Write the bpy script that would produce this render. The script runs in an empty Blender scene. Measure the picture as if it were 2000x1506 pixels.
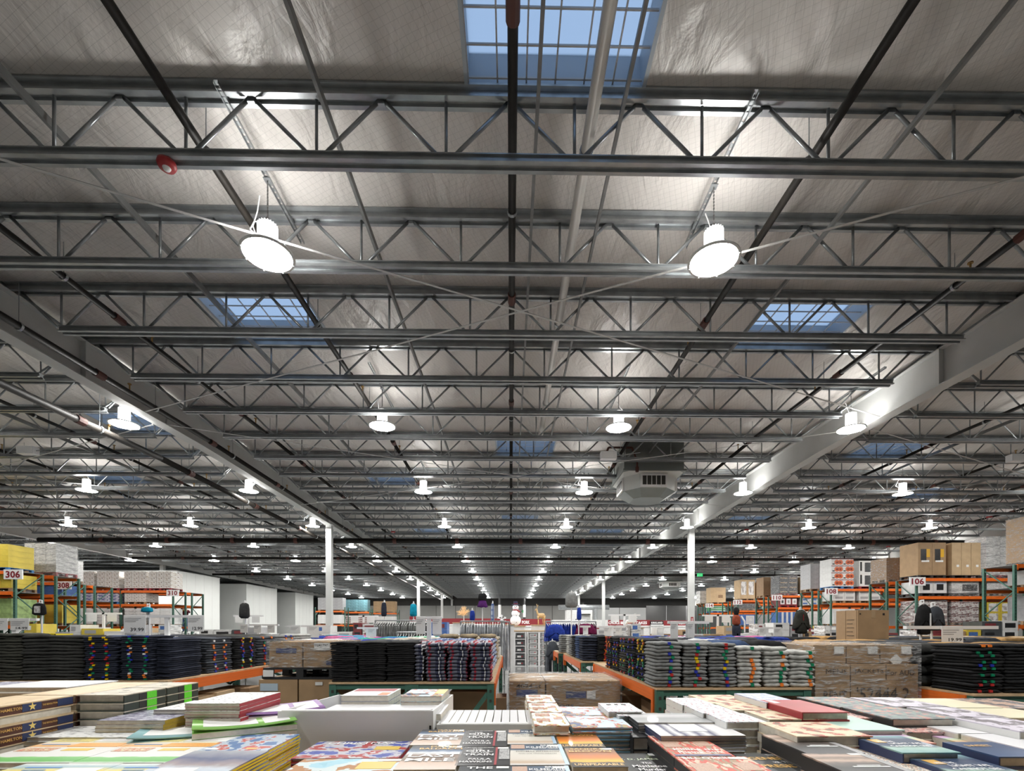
import bpy, math, random
from mathutils import Vector, Matrix
random.seed(7)
R = random.random
PI = math.pi
SC = bpy.context.scene
COL = SC.collection

# ------------------------------------------------------------------ camera, world, exposure
F = 960.0          # focal length in pixels of the 2000 x 1506 frame
TH = 0.016         # the camera is turned a little to the right of the aisle
CZ = 1.30          # eye height
HY = 1228.0        # row of the horizon
VX = 997.0         # column of the aisle's vanishing point
cam_d = bpy.data.cameras.new('camera')
cam = bpy.data.objects.new('camera', cam_d); COL.objects.link(cam)
cam.location = (0, 0, CZ); cam.rotation_euler = (PI / 2, 0, -TH)
cam_d.sensor_fit = 'HORIZONTAL'; cam_d.sensor_width = 36.0; cam_d.lens = F / 2000 * 36
cam_d.shift_x = -(VX + F * TH - 1000) / 2000
cam_d.shift_y = (HY - 753) / 2000
cam_d.clip_start = 0.05; cam_d.clip_end = 400
SC.camera = cam

wd = bpy.data.worlds.new('dusk_sky'); SC.world = wd; wd.use_nodes = True
wd.node_tree.nodes['Background'].inputs[0].default_value = (0.31, 0.40, 0.54, 1)
wd.node_tree.nodes['Background'].inputs[1].default_value = 1.0

SC.view_settings.view_transform = 'Standard'
SC.view_settings.look = 'None'
SC.view_settings.gamma = 1.0
SC.view_settings.use_curve_mapping = False
SC.view_settings.exposure = 1.08
LENS_POWER = 105.0     # radiance of a lamp's lens
UPLIGHT = 16.0         # radiance of the translucent reflector above the lens
SC.cycles.adaptive_threshold = 0.03; SC.cycles.max_bounces = 5; SC.cycles.diffuse_bounces = 3; SC.cycles.glossy_bounces = 3; SC.cycles.transparent_max_bounces = 8
SC.cycles.caustics_reflective = False; SC.cycles.caustics_refractive = False; SC.cycles.sample_clamp_indirect = 6.0

# ------------------------------------------------------------------ helpers
def W(px, py, h):
    D = h * F / (HY - py); X = (px - VX) * D / F
    return X, D - X * TH
def WD(px, D):
    X = (px - VX) * D / F
    return X, D - X * TH
def ORD(i):
    w = ['first', 'second', 'third', 'fourth', 'fifth', 'sixth', 'seventh', 'eighth', 'ninth', 'tenth', 'eleventh', 'twelfth',
         'thirteenth', 'fourteenth', 'fifteenth', 'sixteenth', 'seventeenth', 'eighteenth', 'nineteenth', 'twentieth']
    if i < 20: return w[i]
    t = {2: 'twenty', 3: 'thirty', 4: 'forty', 5: 'fifty', 6: 'sixty'}
    n = i + 1
    if n % 10 == 0: return {30: 'thirtieth', 40: 'fortieth', 50: 'fiftieth', 60: 'sixtieth'}.get(n, str(n) + 'th')
    return t[n // 10] + '-' + w[n % 10 - 1]

def new_mat(name):
    m = bpy.data.materials.new(name); m.use_nodes = True
    nt = m.node_tree
    return m, nt, nt.nodes['Principled BSDF']
def N(nt, t, **kw):
    n = nt.nodes.new(t)
    for k, v in kw.items():
        if isinstance(k, str) and hasattr(n, k): setattr(n, k, v)
    return n
MATS = {}
def mat(name, col, rough=0.5, metal=0.0, noise=0.0, scale=8.0, bump=0.0, emit=0.0, spec=0.5, coat=0.0, coord='Object'):
    """procedural material: base colour broken up by a noise, with optional relief"""
    if name in MATS: return MATS[name]
    m, nt, b = new_mat(name)
    b.inputs['Base Color'].default_value = (*col, 1)
    b.inputs['Roughness'].default_value = rough
    b.inputs['Metallic'].default_value = metal
    b.inputs['Specular IOR Level'].default_value = spec
    b.inputs['Coat Weight'].default_value = coat
    if noise or bump:
        tc = N(nt, 'ShaderNodeTexCoord'); nz = N(nt, 'ShaderNodeTexNoise')
        nz.inputs['Scale'].default_value = scale; nz.inputs['Detail'].default_value = 4
        nt.links.new(tc.outputs[coord], nz.inputs['Vector'])
        if noise:
            cr = N(nt, 'ShaderNodeValToRGB')
            cr.color_ramp.elements[0].position = .3; cr.color_ramp.elements[1].position = .7
            cr.color_ramp.elements[0].color = (*[max(0, c * (1 - noise)) for c in col], 1)
            cr.color_ramp.elements[1].color = (*[min(1, c * (1 + noise)) for c in col], 1)
            nt.links.new(nz.outputs['Fac'], cr.inputs['Fac'])
            nt.links.new(cr.outputs['Color'], b.inputs['Base Color'])
        if bump:
            bp = N(nt, 'ShaderNodeBump'); bp.inputs['Strength'].default_value = bump; bp.inputs['Distance'].default_value = .02
            nt.links.new(nz.outputs['Fac'], bp.inputs['Height']); nt.links.new(bp.outputs['Normal'], b.inputs['Normal'])
    if emit:
        b.inputs['Emission Color'].default_value = (*col, 1); b.inputs['Emission Strength'].default_value = emit
        if emit < 5: m.cycles.emission_sampling = 'NONE'
    MATS[name] = m
    return m
def bands(name, stops, axis='Y', wob=0.12, scale=4.0, rough=0.35, const=False, coat=0.0, stretch=(1, 1, 1), coord='Generated'):
    """printed art: colour stops along one axis, wobbled by a noise"""
    if name in MATS: return MATS[name]
    m, nt, b = new_mat(name)
    tc = N(nt, 'ShaderNodeTexCoord'); sx = N(nt, 'ShaderNodeSeparateXYZ'); nz = N(nt, 'ShaderNodeTexNoise')
    mp = N(nt, 'ShaderNodeMapping'); mp.inputs['Scale'].default_value = stretch
    nz.inputs['Scale'].default_value = scale; nz.inputs['Detail'].default_value = 5
    nt.links.new(tc.outputs[coord], mp.inputs['Vector']); nt.links.new(mp.outputs['Vector'], nz.inputs['Vector'])
    nt.links.new(tc.outputs[coord], sx.inputs[0])
    ma = N(nt, 'ShaderNodeMath', operation='MULTIPLY_ADD')
    nt.links.new(nz.outputs['Fac'], ma.inputs[0]); ma.inputs[1].default_value = wob * 2
    ad = N(nt, 'ShaderNodeMath', operation='SUBTRACT'); ad.inputs[1].default_value = wob
    nt.links.new(sx.outputs[{'X': 0, 'Y': 1, 'Z': 2}[axis]], ma.inputs[2])
    nt.links.new(ma.outputs[0], ad.inputs[0])
    cr = N(nt, 'ShaderNodeValToRGB')
    if const: cr.color_ramp.interpolation = 'CONSTANT'
    el = cr.color_ramp.elements
    while len(el) < len(stops): el.new(0.5)
    for e, (p, c) in zip(el, stops):
        e.position = p; e.color = (*c, 1)
    nt.links.new(ad.outputs[0], cr.inputs['Fac']); nt.links.new(cr.outputs['Color'], b.inputs['Base Color'])
    b.inputs['Roughness'].default_value = rough + .1; b.inputs['Coat Weight'].default_value = coat; b.inputs['Specular IOR Level'].default_value = .3
    MATS[name] = m
    return m
def blotch(name, cols, scale=6.0, rough=0.35, const=True, stretch=(1, 1, 1), coord='Generated', coat=0.0, pos=None):
    """printed picture: patches of several colours from one noise"""
    if name in MATS: return MATS[name]
    m, nt, b = new_mat(name)
    tc = N(nt, 'ShaderNodeTexCoord'); mp = N(nt, 'ShaderNodeMapping'); mp.inputs['Scale'].default_value = stretch
    mp.inputs['Location'].default_value = (R() * 20, R() * 20, 0)
    nz = N(nt, 'ShaderNodeTexNoise'); nz.inputs['Scale'].default_value = scale; nz.inputs['Detail'].default_value = 3
    nt.links.new(tc.outputs[coord], mp.inputs['Vector']); nt.links.new(mp.outputs['Vector'], nz.inputs['Vector'])
    cr = N(nt, 'ShaderNodeValToRGB')
    if const: cr.color_ramp.interpolation = 'CONSTANT'
    el = cr.color_ramp.elements
    while len(el) < len(cols): el.new(0.5)
    for i, (e, c) in enumerate(zip(el, cols)):
        e.position = pos[i] if pos else (0 if i == 0 else .34 + .32 * (i - 1) / max(1, len(cols) - 2)); e.color = (*c, 1)
    nt.links.new(nz.outputs['Fac'], cr.inputs['Fac']); nt.links.new(cr.outputs['Color'], b.inputs['Base Color'])
    b.inputs['Roughness'].default_value = rough + .1; b.inputs['Coat Weight'].default_value = coat; b.inputs['Specular IOR Level'].default_value = .3
    MATS[name] = m
    return m
def bump_on(m, scale, strength, dist=.02, stretch=(1, 1, 1), coord='Object'):
    nt = m.node_tree; b = nt.nodes['Principled BSDF']
    tc = N(nt, 'ShaderNodeTexCoord'); mp = N(nt, 'ShaderNodeMapping'); mp.inputs['Scale'].default_value = stretch
    nz = N(nt, 'ShaderNodeTexNoise'); nz.inputs['Scale'].default_value = scale; nz.inputs['Detail'].default_value = 4
    nt.links.new(tc.outputs[coord], mp.inputs['Vector']); nt.links.new(mp.outputs['Vector'], nz.inputs['Vector'])
    bp = N(nt, 'ShaderNodeBump'); bp.inputs['Strength'].default_value = strength; bp.inputs['Distance'].default_value = dist
    nt.links.new(nz.outputs['Fac'], bp.inputs['Height']); nt.links.new(bp.outputs['Normal'], b.inputs['Normal'])
    return m

class MB:
    def __init__(s): s.v = []; s.f = []; s.m = []
    def add(s, vs, fs, mi=0):
        o = len(s.v); s.v += [tuple(p) for p in vs]
        for f in fs: s.f.append([i + o for i in f]); s.m.append(mi)
    def box(s, x0, x1, y0, y1, z0, z1, mi=0):
        s.add([(x0, y0, z0), (x1, y0, z0), (x1, y1, z0), (x0, y1, z0), (x0, y0, z1), (x1, y0, z1), (x1, y1, z1), (x0, y1, z1)],
              [(0, 3, 2, 1), (4, 5, 6, 7), (0, 1, 5, 4), (1, 2, 6, 5), (2, 3, 7, 6), (3, 0, 4, 7)], mi); return s
    def bar(s, p, q, w, h, mi=0, up=(0, 0, 1)):
        p = Vector(p); q = Vector(q); d = (q - p).normalized(); u = Vector(up)
        if abs(d.dot(u)) > .98: u = Vector((0, 1, 0))
        a = d.cross(u).normalized(); b = a.cross(d).normalized()
        vs = [c + a * sx * w / 2 + b * sz * h / 2 for c in (p, q) for sx, sz in ((-1, -1), (1, -1), (1, 1), (-1, 1))]
        s.add(vs, [(0, 1, 2, 3), (7, 6, 5, 4), (0, 4, 5, 1), (1, 5, 6, 2), (2, 6, 7, 3), (3, 7, 4, 0)], mi); return s
    def tube(s, p, q, r, n=8, mi=0, r2=None, caps=True):
        p = Vector(p); q = Vector(q); d = (q - p).normalized(); u = Vector((0, 0, 1)) if abs(d.z) < .9 else Vector((1, 0, 0))
        a = d.cross(u).normalized(); b = a.cross(d); r2 = r if r2 is None else r2
        vs = [p + (a * math.cos(t) + b * math.sin(t)) * r for t in [2 * PI * i / n for i in range(n)]] + \
             [q + (a * math.cos(t) + b * math.sin(t)) * r2 for t in [2 * PI * i / n for i in range(n)]]
        fs = [(i, (i + 1) % n, n + (i + 1) % n, n + i) for i in range(n)]
        if caps: fs += [tuple(range(n - 1, -1, -1)), tuple(range(n, 2 * n))]
        s.add(vs, fs, mi); return s
    def path(s, pts, r, n=6, mi=0):
        for a, b in zip(pts, pts[1:]): s.tube(a, b, r, n, mi)
        return s
    def lathe(s, prof, n=16, mi=0, c=(0, 0, 0)):
        vs = []; fs = []
        for r, z in prof:
            for i in range(n):
                t = 2 * PI * i / n; vs.append((c[0] + r * math.cos(t), c[1] + r * math.sin(t), c[2] + z))
        for k in range(len(prof) - 1):
            for i in range(n):
                fs.append((k * n + i, k * n + (i + 1) % n, (k + 1) * n + (i + 1) % n, (k + 1) * n + i))
        s.add(vs, fs, mi); return s
    def extr(s, prof, x0, x1, mi=0, axis='X'):
        n = len(prof)
        if axis == 'X': vs = [(x0, a, b) for a, b in prof] + [(x1, a, b) for a, b in prof]
        elif axis == 'Y': vs = [(a, x0, b) for a, b in prof] + [(a, x1, b) for a, b in prof]
        else: vs = [(a, b, x0) for a, b in prof] + [(a, b, x1) for a, b in prof]
        fs = [(i, (i + 1) % n, n + (i + 1) % n, n + i) for i in range(n)] + [tuple(range(n - 1, -1, -1)), tuple(range(n, 2 * n))]
        s.add(vs, fs, mi); return s
    def mesh(s, name, mats, smooth=False):
        me = bpy.data.meshes.new(name); me.from_pydata(s.v, [], s.f)
        for m in (mats if isinstance(mats, (list, tuple)) else [mats]): me.materials.append(m)
        if any(s.m): me.polygons.foreach_set('material_index', s.m)
        if smooth: me.polygons.foreach_set('use_smooth', [True] * len(s.f))
        me.update()
        return me
    def build(s, name, mats, parent=None, smooth=False, loc=None):
        return put(name, s.mesh(name, mats, smooth), parent, loc)
def put(name, me, parent=None, loc=None, rotz=0, scale=None):
    o = bpy.data.objects.new(name, me); COL.objects.link(o)
    if parent: o.parent = parent
    if loc is not None: o.location = loc
    if rotz: o.rotation_euler = (0, 0, rotz)
    if scale: o.scale = scale
    return o
def brief(s):
    w = s.split()
    for art in ('the', 'a', 'an', 'and'):
        while len(w) > 16 and art in w: w.remove(art)
    return ' '.join(w)
def tag(o, label, cat, group=None, kind=None):
    o['label'] = brief(label)
    if cat: o['category'] = cat
    if group: o['group'] = group
    if kind: o['kind'] = kind
    return o
def thing(name, label, cat, loc=(0, 0, 0), rotz=0, group=None, kind=None):
    o = bpy.data.objects.new(name, None); COL.objects.link(o)
    o.location = loc; o.rotation_euler = (0, 0, rotz)
    return tag(o, label, cat, group, kind)
KIDS = {}
def copy_tree(o, label, loc, rotz=None, group=None):
    c = o.copy(); COL.objects.link(c); c.location = loc; c['label'] = label
    if rotz is not None: c.rotation_euler = (0, 0, rotz)
    if group: c['group'] = group
    for ch in o.children:
        d = ch.copy(); COL.objects.link(d); d.parent = c
        for g in ch.children:
            e = g.copy(); COL.objects.link(e); e.parent = d
    return c
UNIT = {}
def ubox(name, m, parent, x0, x1, y0, y1, z0, z1):
    """a box that shares one unit mesh per material"""
    if m.name not in UNIT:
        UNIT[m.name] = MB().box(-.5, .5, -.5, .5, -.5, .5).mesh('unit_' + m.name, m)
    return put(name, UNIT[m.name], parent, ((x0 + x1) / 2, (y0 + y1) / 2, (z0 + z1) / 2), 0, (abs(x1 - x0), abs(y1 - y0), abs(z1 - z0)))
TXT = {}
def text_mesh(s, m, bold=0.0):
    k = (s, m.name, bold)
    if k in TXT: return TXT[k]
    cu = bpy.data.curves.new('lettering', 'FONT'); cu.body = s; cu.align_x = 'CENTER'; cu.align_y = 'CENTER'; cu.resolution_u = 2; cu.offset = bold
    o = bpy.data.objects.new('lettering', cu)
    me = bpy.data.meshes.new_from_object(o); me.materials.clear(); me.materials.append(m)
    bpy.data.objects.remove(o); bpy.data.curves.remove(cu)
    xs = [v.co.x for v in me.vertices]; ys = [v.co.y for v in me.vertices]
    cx, cy, w, h = (min(xs) + max(xs)) / 2, (min(ys) + max(ys)) / 2, max(xs) - min(xs), max(ys) - min(ys)
    for v in me.vertices: v.co.x = (v.co.x - cx) / w; v.co.y = (v.co.y - cy) / h
    TXT[k] = me
    return me
def text(name, s, m, parent, loc, w, h, rot=(0, 0, 0), bold=0.01):
    o = put(name, text_mesh(s, m, bold), parent, loc); o.scale = (w, h, 1); o.rotation_euler = rot
    return o
FRONT = (PI / 2, 0, 0)     # lettering that faces the camera

# ------------------------------------------------------------------ common materials
STEEL = mat('galvanised_steel', (.34, .36, .37), .3, .6, .15, 6)
STEEL_D = mat('bridging_steel', (.22, .225, .225), .5, .3, .15, 6)
BLACK_PIPE = mat('black_pipe', (.012, .010, .008), .55, 0, .3, 10, spec=.25)
RUST = mat('red_primer', (.09, .028, .02), .6)
RED_FIRE = mat('fire_alarm_red', (.35, .02, .025), .4)
PVC = mat('white_pvc', (.62, .60, .57), .45, 0, .05, 3)
WHITE_STEEL = mat('white_painted_steel', (.54, .55, .54), .45, 0, .04, 2)
WHITE = mat('white_plastic', (.8, .8, .8), .4)
GREEN = mat('rack_green', (.045, .13, .095), .45, 0, .15, 12)
ORANGE = mat('rack_orange', (.78, .155, .02), .4, 0, .1, 9)
WOOD = mat('plywood', (.52, .36, .21), .6, 0, .15, 14)
BROWN = mat('corrugated_card', (.36, .235, .125), .65, 0, .1, 5)
BROWN_L = mat('pale_card', (.50, .36, .21), .65, 0, .08, 5)
BROWN_D = mat('dark_card', (.24, .15, .08), .65, 0, .1, 5)
PAPER = mat('paper_pages', (.62, .58, .5), .8, 0, .12, 60)
INK = mat('black_ink', (.012, .012, .014), .6)
INK_W = mat('white_ink', (.85, .85, .85), .5)
INK_R = mat('red_ink', (.32, .02, .03), .5)
INK_G = mat('gold_ink', (.75, .45, .12), .4)
CARD_W = mat('white_card', (.74, .74, .73), .5, 0, .03, 4)
BLACKP = mat('black_plastic', (.02, .02, .021), .5)
BLUEP = mat('blue_pallet_paint', (.04, .18, .42), .6)
PALLET = mat('pallet_wood', (.32, .21, .12), .7, 0, .2, 10)
TAPE = mat('parcel_tape', (.42, .30, .18), .25)
LABEL = mat('label_paper', (.78, .78, .76), .6, 0, .1, 40)
LABEL_B = mat('blue_label_tape', (.06, .08, .2), .4)
def film():
    m, nt, b = new_mat('stretch_film')
    out = nt.nodes['Material Output']; tr = N(nt, 'ShaderNodeBsdfTransparent'); mx = N(nt, 'ShaderNodeMixShader')
    tc = N(nt, 'ShaderNodeTexCoord'); mp = N(nt, 'ShaderNodeMapping'); mp.inputs['Scale'].default_value = (1.6, 1.6, 9); mp.inputs['Rotation'].default_value = (0, .12, 0)
    nz = N(nt, 'ShaderNodeTexNoise'); nz.inputs['Scale'].default_value = 5; nz.inputs['Detail'].default_value = 6; nz.inputs['Distortion'].default_value = 1.2
    nt.links.new(tc.outputs['Object'], mp.inputs[0]); nt.links.new(mp.outputs[0], nz.inputs['Vector'])
    bp = N(nt, 'ShaderNodeBump'); bp.inputs['Strength'].default_value = 1; bp.inputs['Distance'].default_value = .05
    nt.links.new(nz.outputs['Fac'], bp.inputs['Height']); nt.links.new(bp.outputs[0], b.inputs['Normal'])
    b.inputs['Roughness'].default_value = .2; b.inputs['Base Color'].default_value = (.7, .7, .7, 1); b.inputs['Specular IOR Level'].default_value = .8
    cr = N(nt, 'ShaderNodeValToRGB'); e = cr.color_ramp.elements; e[0].position = .46; e[0].color = (.07, .07, .07, 1); e[1].position = .72; e[1].color = (.75, .75, .75, 1)  # whitish streaks in the mix stand in for highlights on the film
    nt.links.new(nz.outputs['Fac'], cr.inputs[0]); nt.links.new(cr.outputs[0], mx.inputs[0])
    nt.links.new(tr.outputs[0], mx.inputs[1]); nt.links.new(b.outputs[0], mx.inputs[2]); nt.links.new(mx.outputs[0], out.inputs['Surface'])
    return m
FILM = film()

# ------------------------------------------------------------------ shell of the building
def roof(Y): return CZ + 5.68 - .013 * abs(Y - 13)
def JY(k): return 5.11 + 1.524 * (k - 1)
XL, XR, YN, YF = -42.0, 42.5, -9.0, 70.0
GX = [-41.2, -24.7, -8.2, 8.5, 25.0, 41.5]          # girder lines
SKY = [(-.43, 1.35, 0), (-5.3, -3.5, 3), (4.45, 6.3, 3), (-.42, 1.35, 7), (-5.3, -3.5, 9), (4.45, 6.3, 9), (-.42, 1.35, 13),
       (-5.3, -3.5, 15), (4.45, 6.3, 15), (-11.2, -9.4, 6), (-15.6, -13.8, 9), (10.9, 12.8, 7), (16.0, 17.9, 10), (11.0, 12.8, 13), (-.42, 1.35, 19)]

def floor_mat():
    m, nt, b = new_mat('polished_concrete')
    tc = N(nt, 'ShaderNodeTexCoord'); nz = N(nt, 'ShaderNodeTexNoise'); nz.inputs['Scale'].default_value = .8; nz.inputs['Detail'].default_value = 8
    br = N(nt, 'ShaderNodeTexBrick'); br.offset = 0; br.inputs['Scale'].default_value = 1; br.inputs['Mortar Size'].default_value = .006
    br.inputs['Brick Width'].default_value = 4.0; br.inputs['Row Height'].default_value = 4.0
    br.inputs['Color1'].default_value = (1, 1, 1, 1); br.inputs['Color2'].default_value = (1, 1, 1, 1); br.inputs['Mortar'].default_value = (.35, .35, .35, 1)
    cr = N(nt, 'ShaderNodeValToRGB'); cr.color_ramp.elements[0].color = (.17, .175, .175, 1); cr.color_ramp.elements[1].color = (.30, .305, .30, 1)
    cr.color_ramp.elements[0].position = .3; cr.color_ramp.elements[1].position = .7
    mx = N(nt, 'ShaderNodeMixRGB', blend_type='MULTIPLY'); mx.inputs[0].default_value = 1
    nt.links.new(tc.outputs['Object'], nz.inputs['Vector']); nt.links.new(tc.outputs['Object'], br.inputs['Vector'])
    nt.links.new(nz.outputs['Fac'], cr.inputs[0]); nt.links.new(cr.outputs[0], mx.inputs[1]); nt.links.new(br.outputs['Color'], mx.inputs[2])
    nt.links.new(mx.outputs[0], b.inputs['Base Color']); b.inputs['Roughness'].default_value = .13; b.inputs['Specular IOR Level'].default_value = .6
    return m
fl = MB().box(XL, XR, YN, YF, -.2, 0).build('floor', floor_mat())
tag(fl, 'polished grey concrete floor of the warehouse store', None, kind='structure')

def ceil_mat():
    m, nt, b = new_mat('white_vinyl_insulation')
    tc = N(nt, 'ShaderNodeTexCoord'); mp = N(nt, 'ShaderNodeMapping'); mp.inputs['Rotation'].default_value = (0, 0, .42)
    br = N(nt, 'ShaderNodeTexBrick'); br.offset = 0; br.inputs['Scale'].default_value = 1; br.inputs['Mortar Size'].default_value = .0022
    br.inputs['Brick Width'].default_value = .07; br.inputs['Row Height'].default_value = .07; br.inputs['Mortar Smooth'].default_value = .4
    br.inputs['Color1'].default_value = (.63, .60, .57, 1); br.inputs['Color2'].default_value = (.63, .60, .57, 1); br.inputs['Mortar'].default_value = (.47, .45, .43, 1)
    nt.links.new(tc.outputs['Object'], mp.inputs[0]); nt.links.new(mp.outputs[0], br.inputs['Vector'])
    nt.links.new(br.outputs['Color'], b.inputs['Base Color'])
    m2 = N(nt, 'ShaderNodeMapping'); m2.inputs['Scale'].default_value = (1.1, .45, 1); m2.inputs['Rotation'].default_value = (0, 0, -.5)
    nz = N(nt, 'ShaderNodeTexNoise'); nz.inputs['Scale'].default_value = 2.2; nz.inputs['Detail'].default_value = 5; nz.inputs['Distortion'].default_value = .8
    nt.links.new(tc.outputs['Object'], m2.inputs[0]); nt.links.new(m2.outputs[0], nz.inputs['Vector'])
    bp = N(nt, 'ShaderNodeBump'); bp.inputs['Strength'].default_value = .7; bp.inputs['Distance'].default_value = .12
    nt.links.new(nz.outputs['Fac'], bp.inputs['Height']); nt.links.new(bp.outputs[0], b.inputs['Normal'])
    b.inputs['Roughness'].default_value = .38
    return m
def ceiling():
    xs = set(round(XL + .65 * i, 3) for i in range(131) if XL + .65 * i <= XR); xs.add(XR)
    for a, b_, k in SKY:
        xs = {x for x in xs if abs(x - a) > .2 and abs(x - b_) > .2} | {a, b_}
    xs = sorted(xs); ys = [JY(k) + 1.524 * j / 3 for k in range(-8, 43) for j in range(3)]
    ys = [y for y in ys if YN < y < YF]; ys = [YN] + ys + [YF]
    holes = [(a, b_, JY(k), JY(k + 1)) for a, b_, k in SKY]
    mb = MB(); nx = len(xs); vs = []
    for y in ys:
        t = ((y - JY(1)) / 1.524) % 1.0; t = min(t, 1 - t) * 2
        for x in xs:
            edge = any(a - .01 <= x <= b_ + .01 and c - .01 <= y <= d + .01 for a, b_, c, d in holes)
            s = 0 if edge else (.02 + .03 * math.sin(x * 1.7 + y * .9) + .025 * math.sin(x * .7 - y * 2.1 + 1.3) + .02 * R()) * t
            vs.append((x, y, roof(y) + .004 + s))
    fs = []
    for j in range(len(ys) - 1):
        for i in range(nx - 1):
            mx, my = (xs[i] + xs[i + 1]) / 2, (ys[j] + ys[j + 1]) / 2
            if any(a < mx < b_ and c < my < d for a, b_, c, d in holes): continue
            fs.append((j * nx + i, (j + 1) * nx + i, (j + 1) * nx + i + 1, j * nx + i + 1))
    mb.add(vs, fs)
    o = mb.build('ceiling', ceil_mat(), smooth=True)
    tag(o, 'white quilted insulation lining under the warehouse roof', None, kind='structure')
ceiling()
def skylight_mat():
    m, nt, b = new_mat('skylight_glazing')
    out = nt.nodes['Material Output']; tr = N(nt, 'ShaderNodeBsdfTransparent'); tl = N(nt, 'ShaderNodeBsdfTranslucent'); gl = N(nt, 'ShaderNodeBsdfGlossy')
    tr.inputs[0].default_value = (.85, .9, .95, 1); tl.inputs[0].default_value = (.7, .75, .8, 1); gl.inputs['Roughness'].default_value = .1
    m1 = N(nt, 'ShaderNodeMixShader'); m1.inputs[0].default_value = .6; m2 = N(nt, 'ShaderNodeMixShader'); m2.inputs[0].default_value = .06
    nt.links.new(tr.outputs[0], m1.inputs[1]); nt.links.new(tl.outputs[0], m1.inputs[2])
    nt.links.new(m1.outputs[0], m2.inputs[1]); nt.links.new(gl.outputs[0], m2.inputs[2]); nt.links.new(m2.outputs[0], out.inputs['Surface'])
    return m
GLAZ = skylight_mat(); CURB = mat('skylight_curb', (.42, .47, .52), .5); WIRE = mat('skylight_wire', (.5, .5, .5), .5)  # blue cast of the skylight is put into the curb colour
for i, (a, b_, k) in enumerate(SKY):
    y0, y1 = JY(k), JY(k + 1); z = roof((y0 + y1) / 2)
    o = thing('window_%d' % (i + 1), ['blue dusk skylight above the camera', 'blue dusk skylight over the third joist gap'][i > 0], None, ((a + b_) / 2, (y0 + y1) / 2, z), kind='structure')
    o['label'] = '%s gridded roof skylight showing blue dusk sky, counted from the camera' % ORD(i)
    w, d = (b_ - a) / 2, (y1 - y0) / 2; H = .42
    mb = MB(); mb.box(-w - .04, -w, -d - .04, d + .04, -.01, H).box(w, w + .04, -d - .04, d + .04, -.01, H).box(-w, w, -d - .04, -d, -.01, H).box(-w, w, d, d + .04, -.01, H)
    mb.build('curb', CURB, o)
    MB().box(-w, w, -d, d, H - .02, H - .012).build('pane', GLAZ, o)
    nx, ny = (6, 5) if k < 12 else (4, 3)
    bx = MB().box(-.008, .008, -d, d, -.008, .008).mesh('wire', WIRE); by = MB().box(-w, w, -.008, .008, -.008, .008).mesh('wire', WIRE)
    for q in range(1, nx): put('wire_bar', bx, o, (-w + 2 * w * q / nx, 0, .06))
    for q in range(1, ny + 1): put('wire_bar', by, o, (0, -d + 2 * d * q / (ny + .3), .06))

WALL_G = mat('grey_wall_panel', (.20, .20, .19), .6, 0, .05, 1)
WALL_DK = mat('dark_wall', (.045, .045, .045), .7)
for nm, b4 in (('wall_back', (XL, XR, YF, YF + .3)), ('wall_front', (XL, XR, YN - .3, YN)), ('wall_left', (XL - .3, XL, YN, YF)), ('wall_right', (XR, XR + .3, YN, YF))):
    o = MB().box(*b4, 0, 7.4).build(nm, WALL_G if nm != 'wall_back' else mat('back_wall_dark', (.07, .07, .068), .7))
    tag(o, {'wall_back': 'dark far wall of the store above the food counters', 'wall_front': 'grey store wall behind the camera', 'wall_left': 'grey side wall beyond the cooler boxes', 'wall_right': 'grey side wall beyond the pallet racks'}[nm], None, kind='structure')

# girders with their columns
gprof = [(-.14, 0), (.14, 0), (.14, .02), (.012, .025), (.012, .72), (.11, .725), (.11, .745), (-.11, .745), (-.11, .725), (-.012, .72), (-.012, .025), (-.14, .02)]
side = {-24.7: 'over the rack signed 310', -8.2: 'with black sprinkler mains slung along it', 8.5: 'bright white beside the hanging air unit', 25.0: 'over the orange and green pallet racks', -41.2: 'by the wall beyond the coolers', 41.5: 'by the wall beyond the racks'}
for gi, gx in enumerate(GX):
    g = thing('roof_girder', 'deep white steel roof girder ' + side[gx], 'girder', (gx, 13, roof(13) - .13), kind='structure')
    for nm, y0, y1 in (('girder_span', YN, 13), ('girder_span', 13, YF)):
        n = len(gprof); vs = []
        for y in (y0, y1): vs += [(a, y - 13, b - .75 + roof(y) - roof(13)) for a, b in gprof]
        mb = MB(); mb.add(vs, [(i, (i + 1) % n, n + (i + 1) % n, n + i) for i in range(n)])
        mb.build('girder_span', WHITE_STEEL, g)
    st = MB().box(-.11, .11, -.006, .006, -.73, 0).mesh('stiffener', WHITE_STEEL)
    for y in (2.5, 9.5, 22.0, 32, 43.5, 59): put('stiffener', st, g, (0, y - 13, roof(y) - roof(13)))
CPOS = {-8.2: [22.4, 44, 59, 69], 8.5: [23, 44.8, 61], -24.7: [35.3, 51.9, 68.6], 25.0: [30, 48, 66]}
SIGNT = mat('column_notice_red', (.3, .03, .03), .5)
for gx, ys in CPOS.items():
    for i, y in enumerate(ys):
        zt = roof(y) - .88
        c = thing('steel_column', '%s square white steel column from the camera under the girder %s' % (ORD(i), side[gx]), 'column', (gx, y, 0), kind='structure')
        c['label'] = brief('white steel column, %s under the girder %s' % (ORD(i), side[gx]))
        MB().box(-.125, .125, -.125, .125, 0, zt).build('shaft', WHITE_STEEL, c)
        MB().box(-.2, .2, -.2, .2, 0, .03).build('base_plate', WHITE_STEEL, c)
        MB().box(-.2, .2, -.16, .16, zt, zt + .01).build('cap_plate', WHITE_STEEL, c)
        if gx == 8.5 and i == 0:
            MB().box(-.06, .06, -.135, -.126, 1.45, 1.85).build('fire_notice', SIGNT, c); text('notice_mark', 'I', INK_W, c, (0, -.137, 1.65), .03, .28, FRONT)

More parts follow.
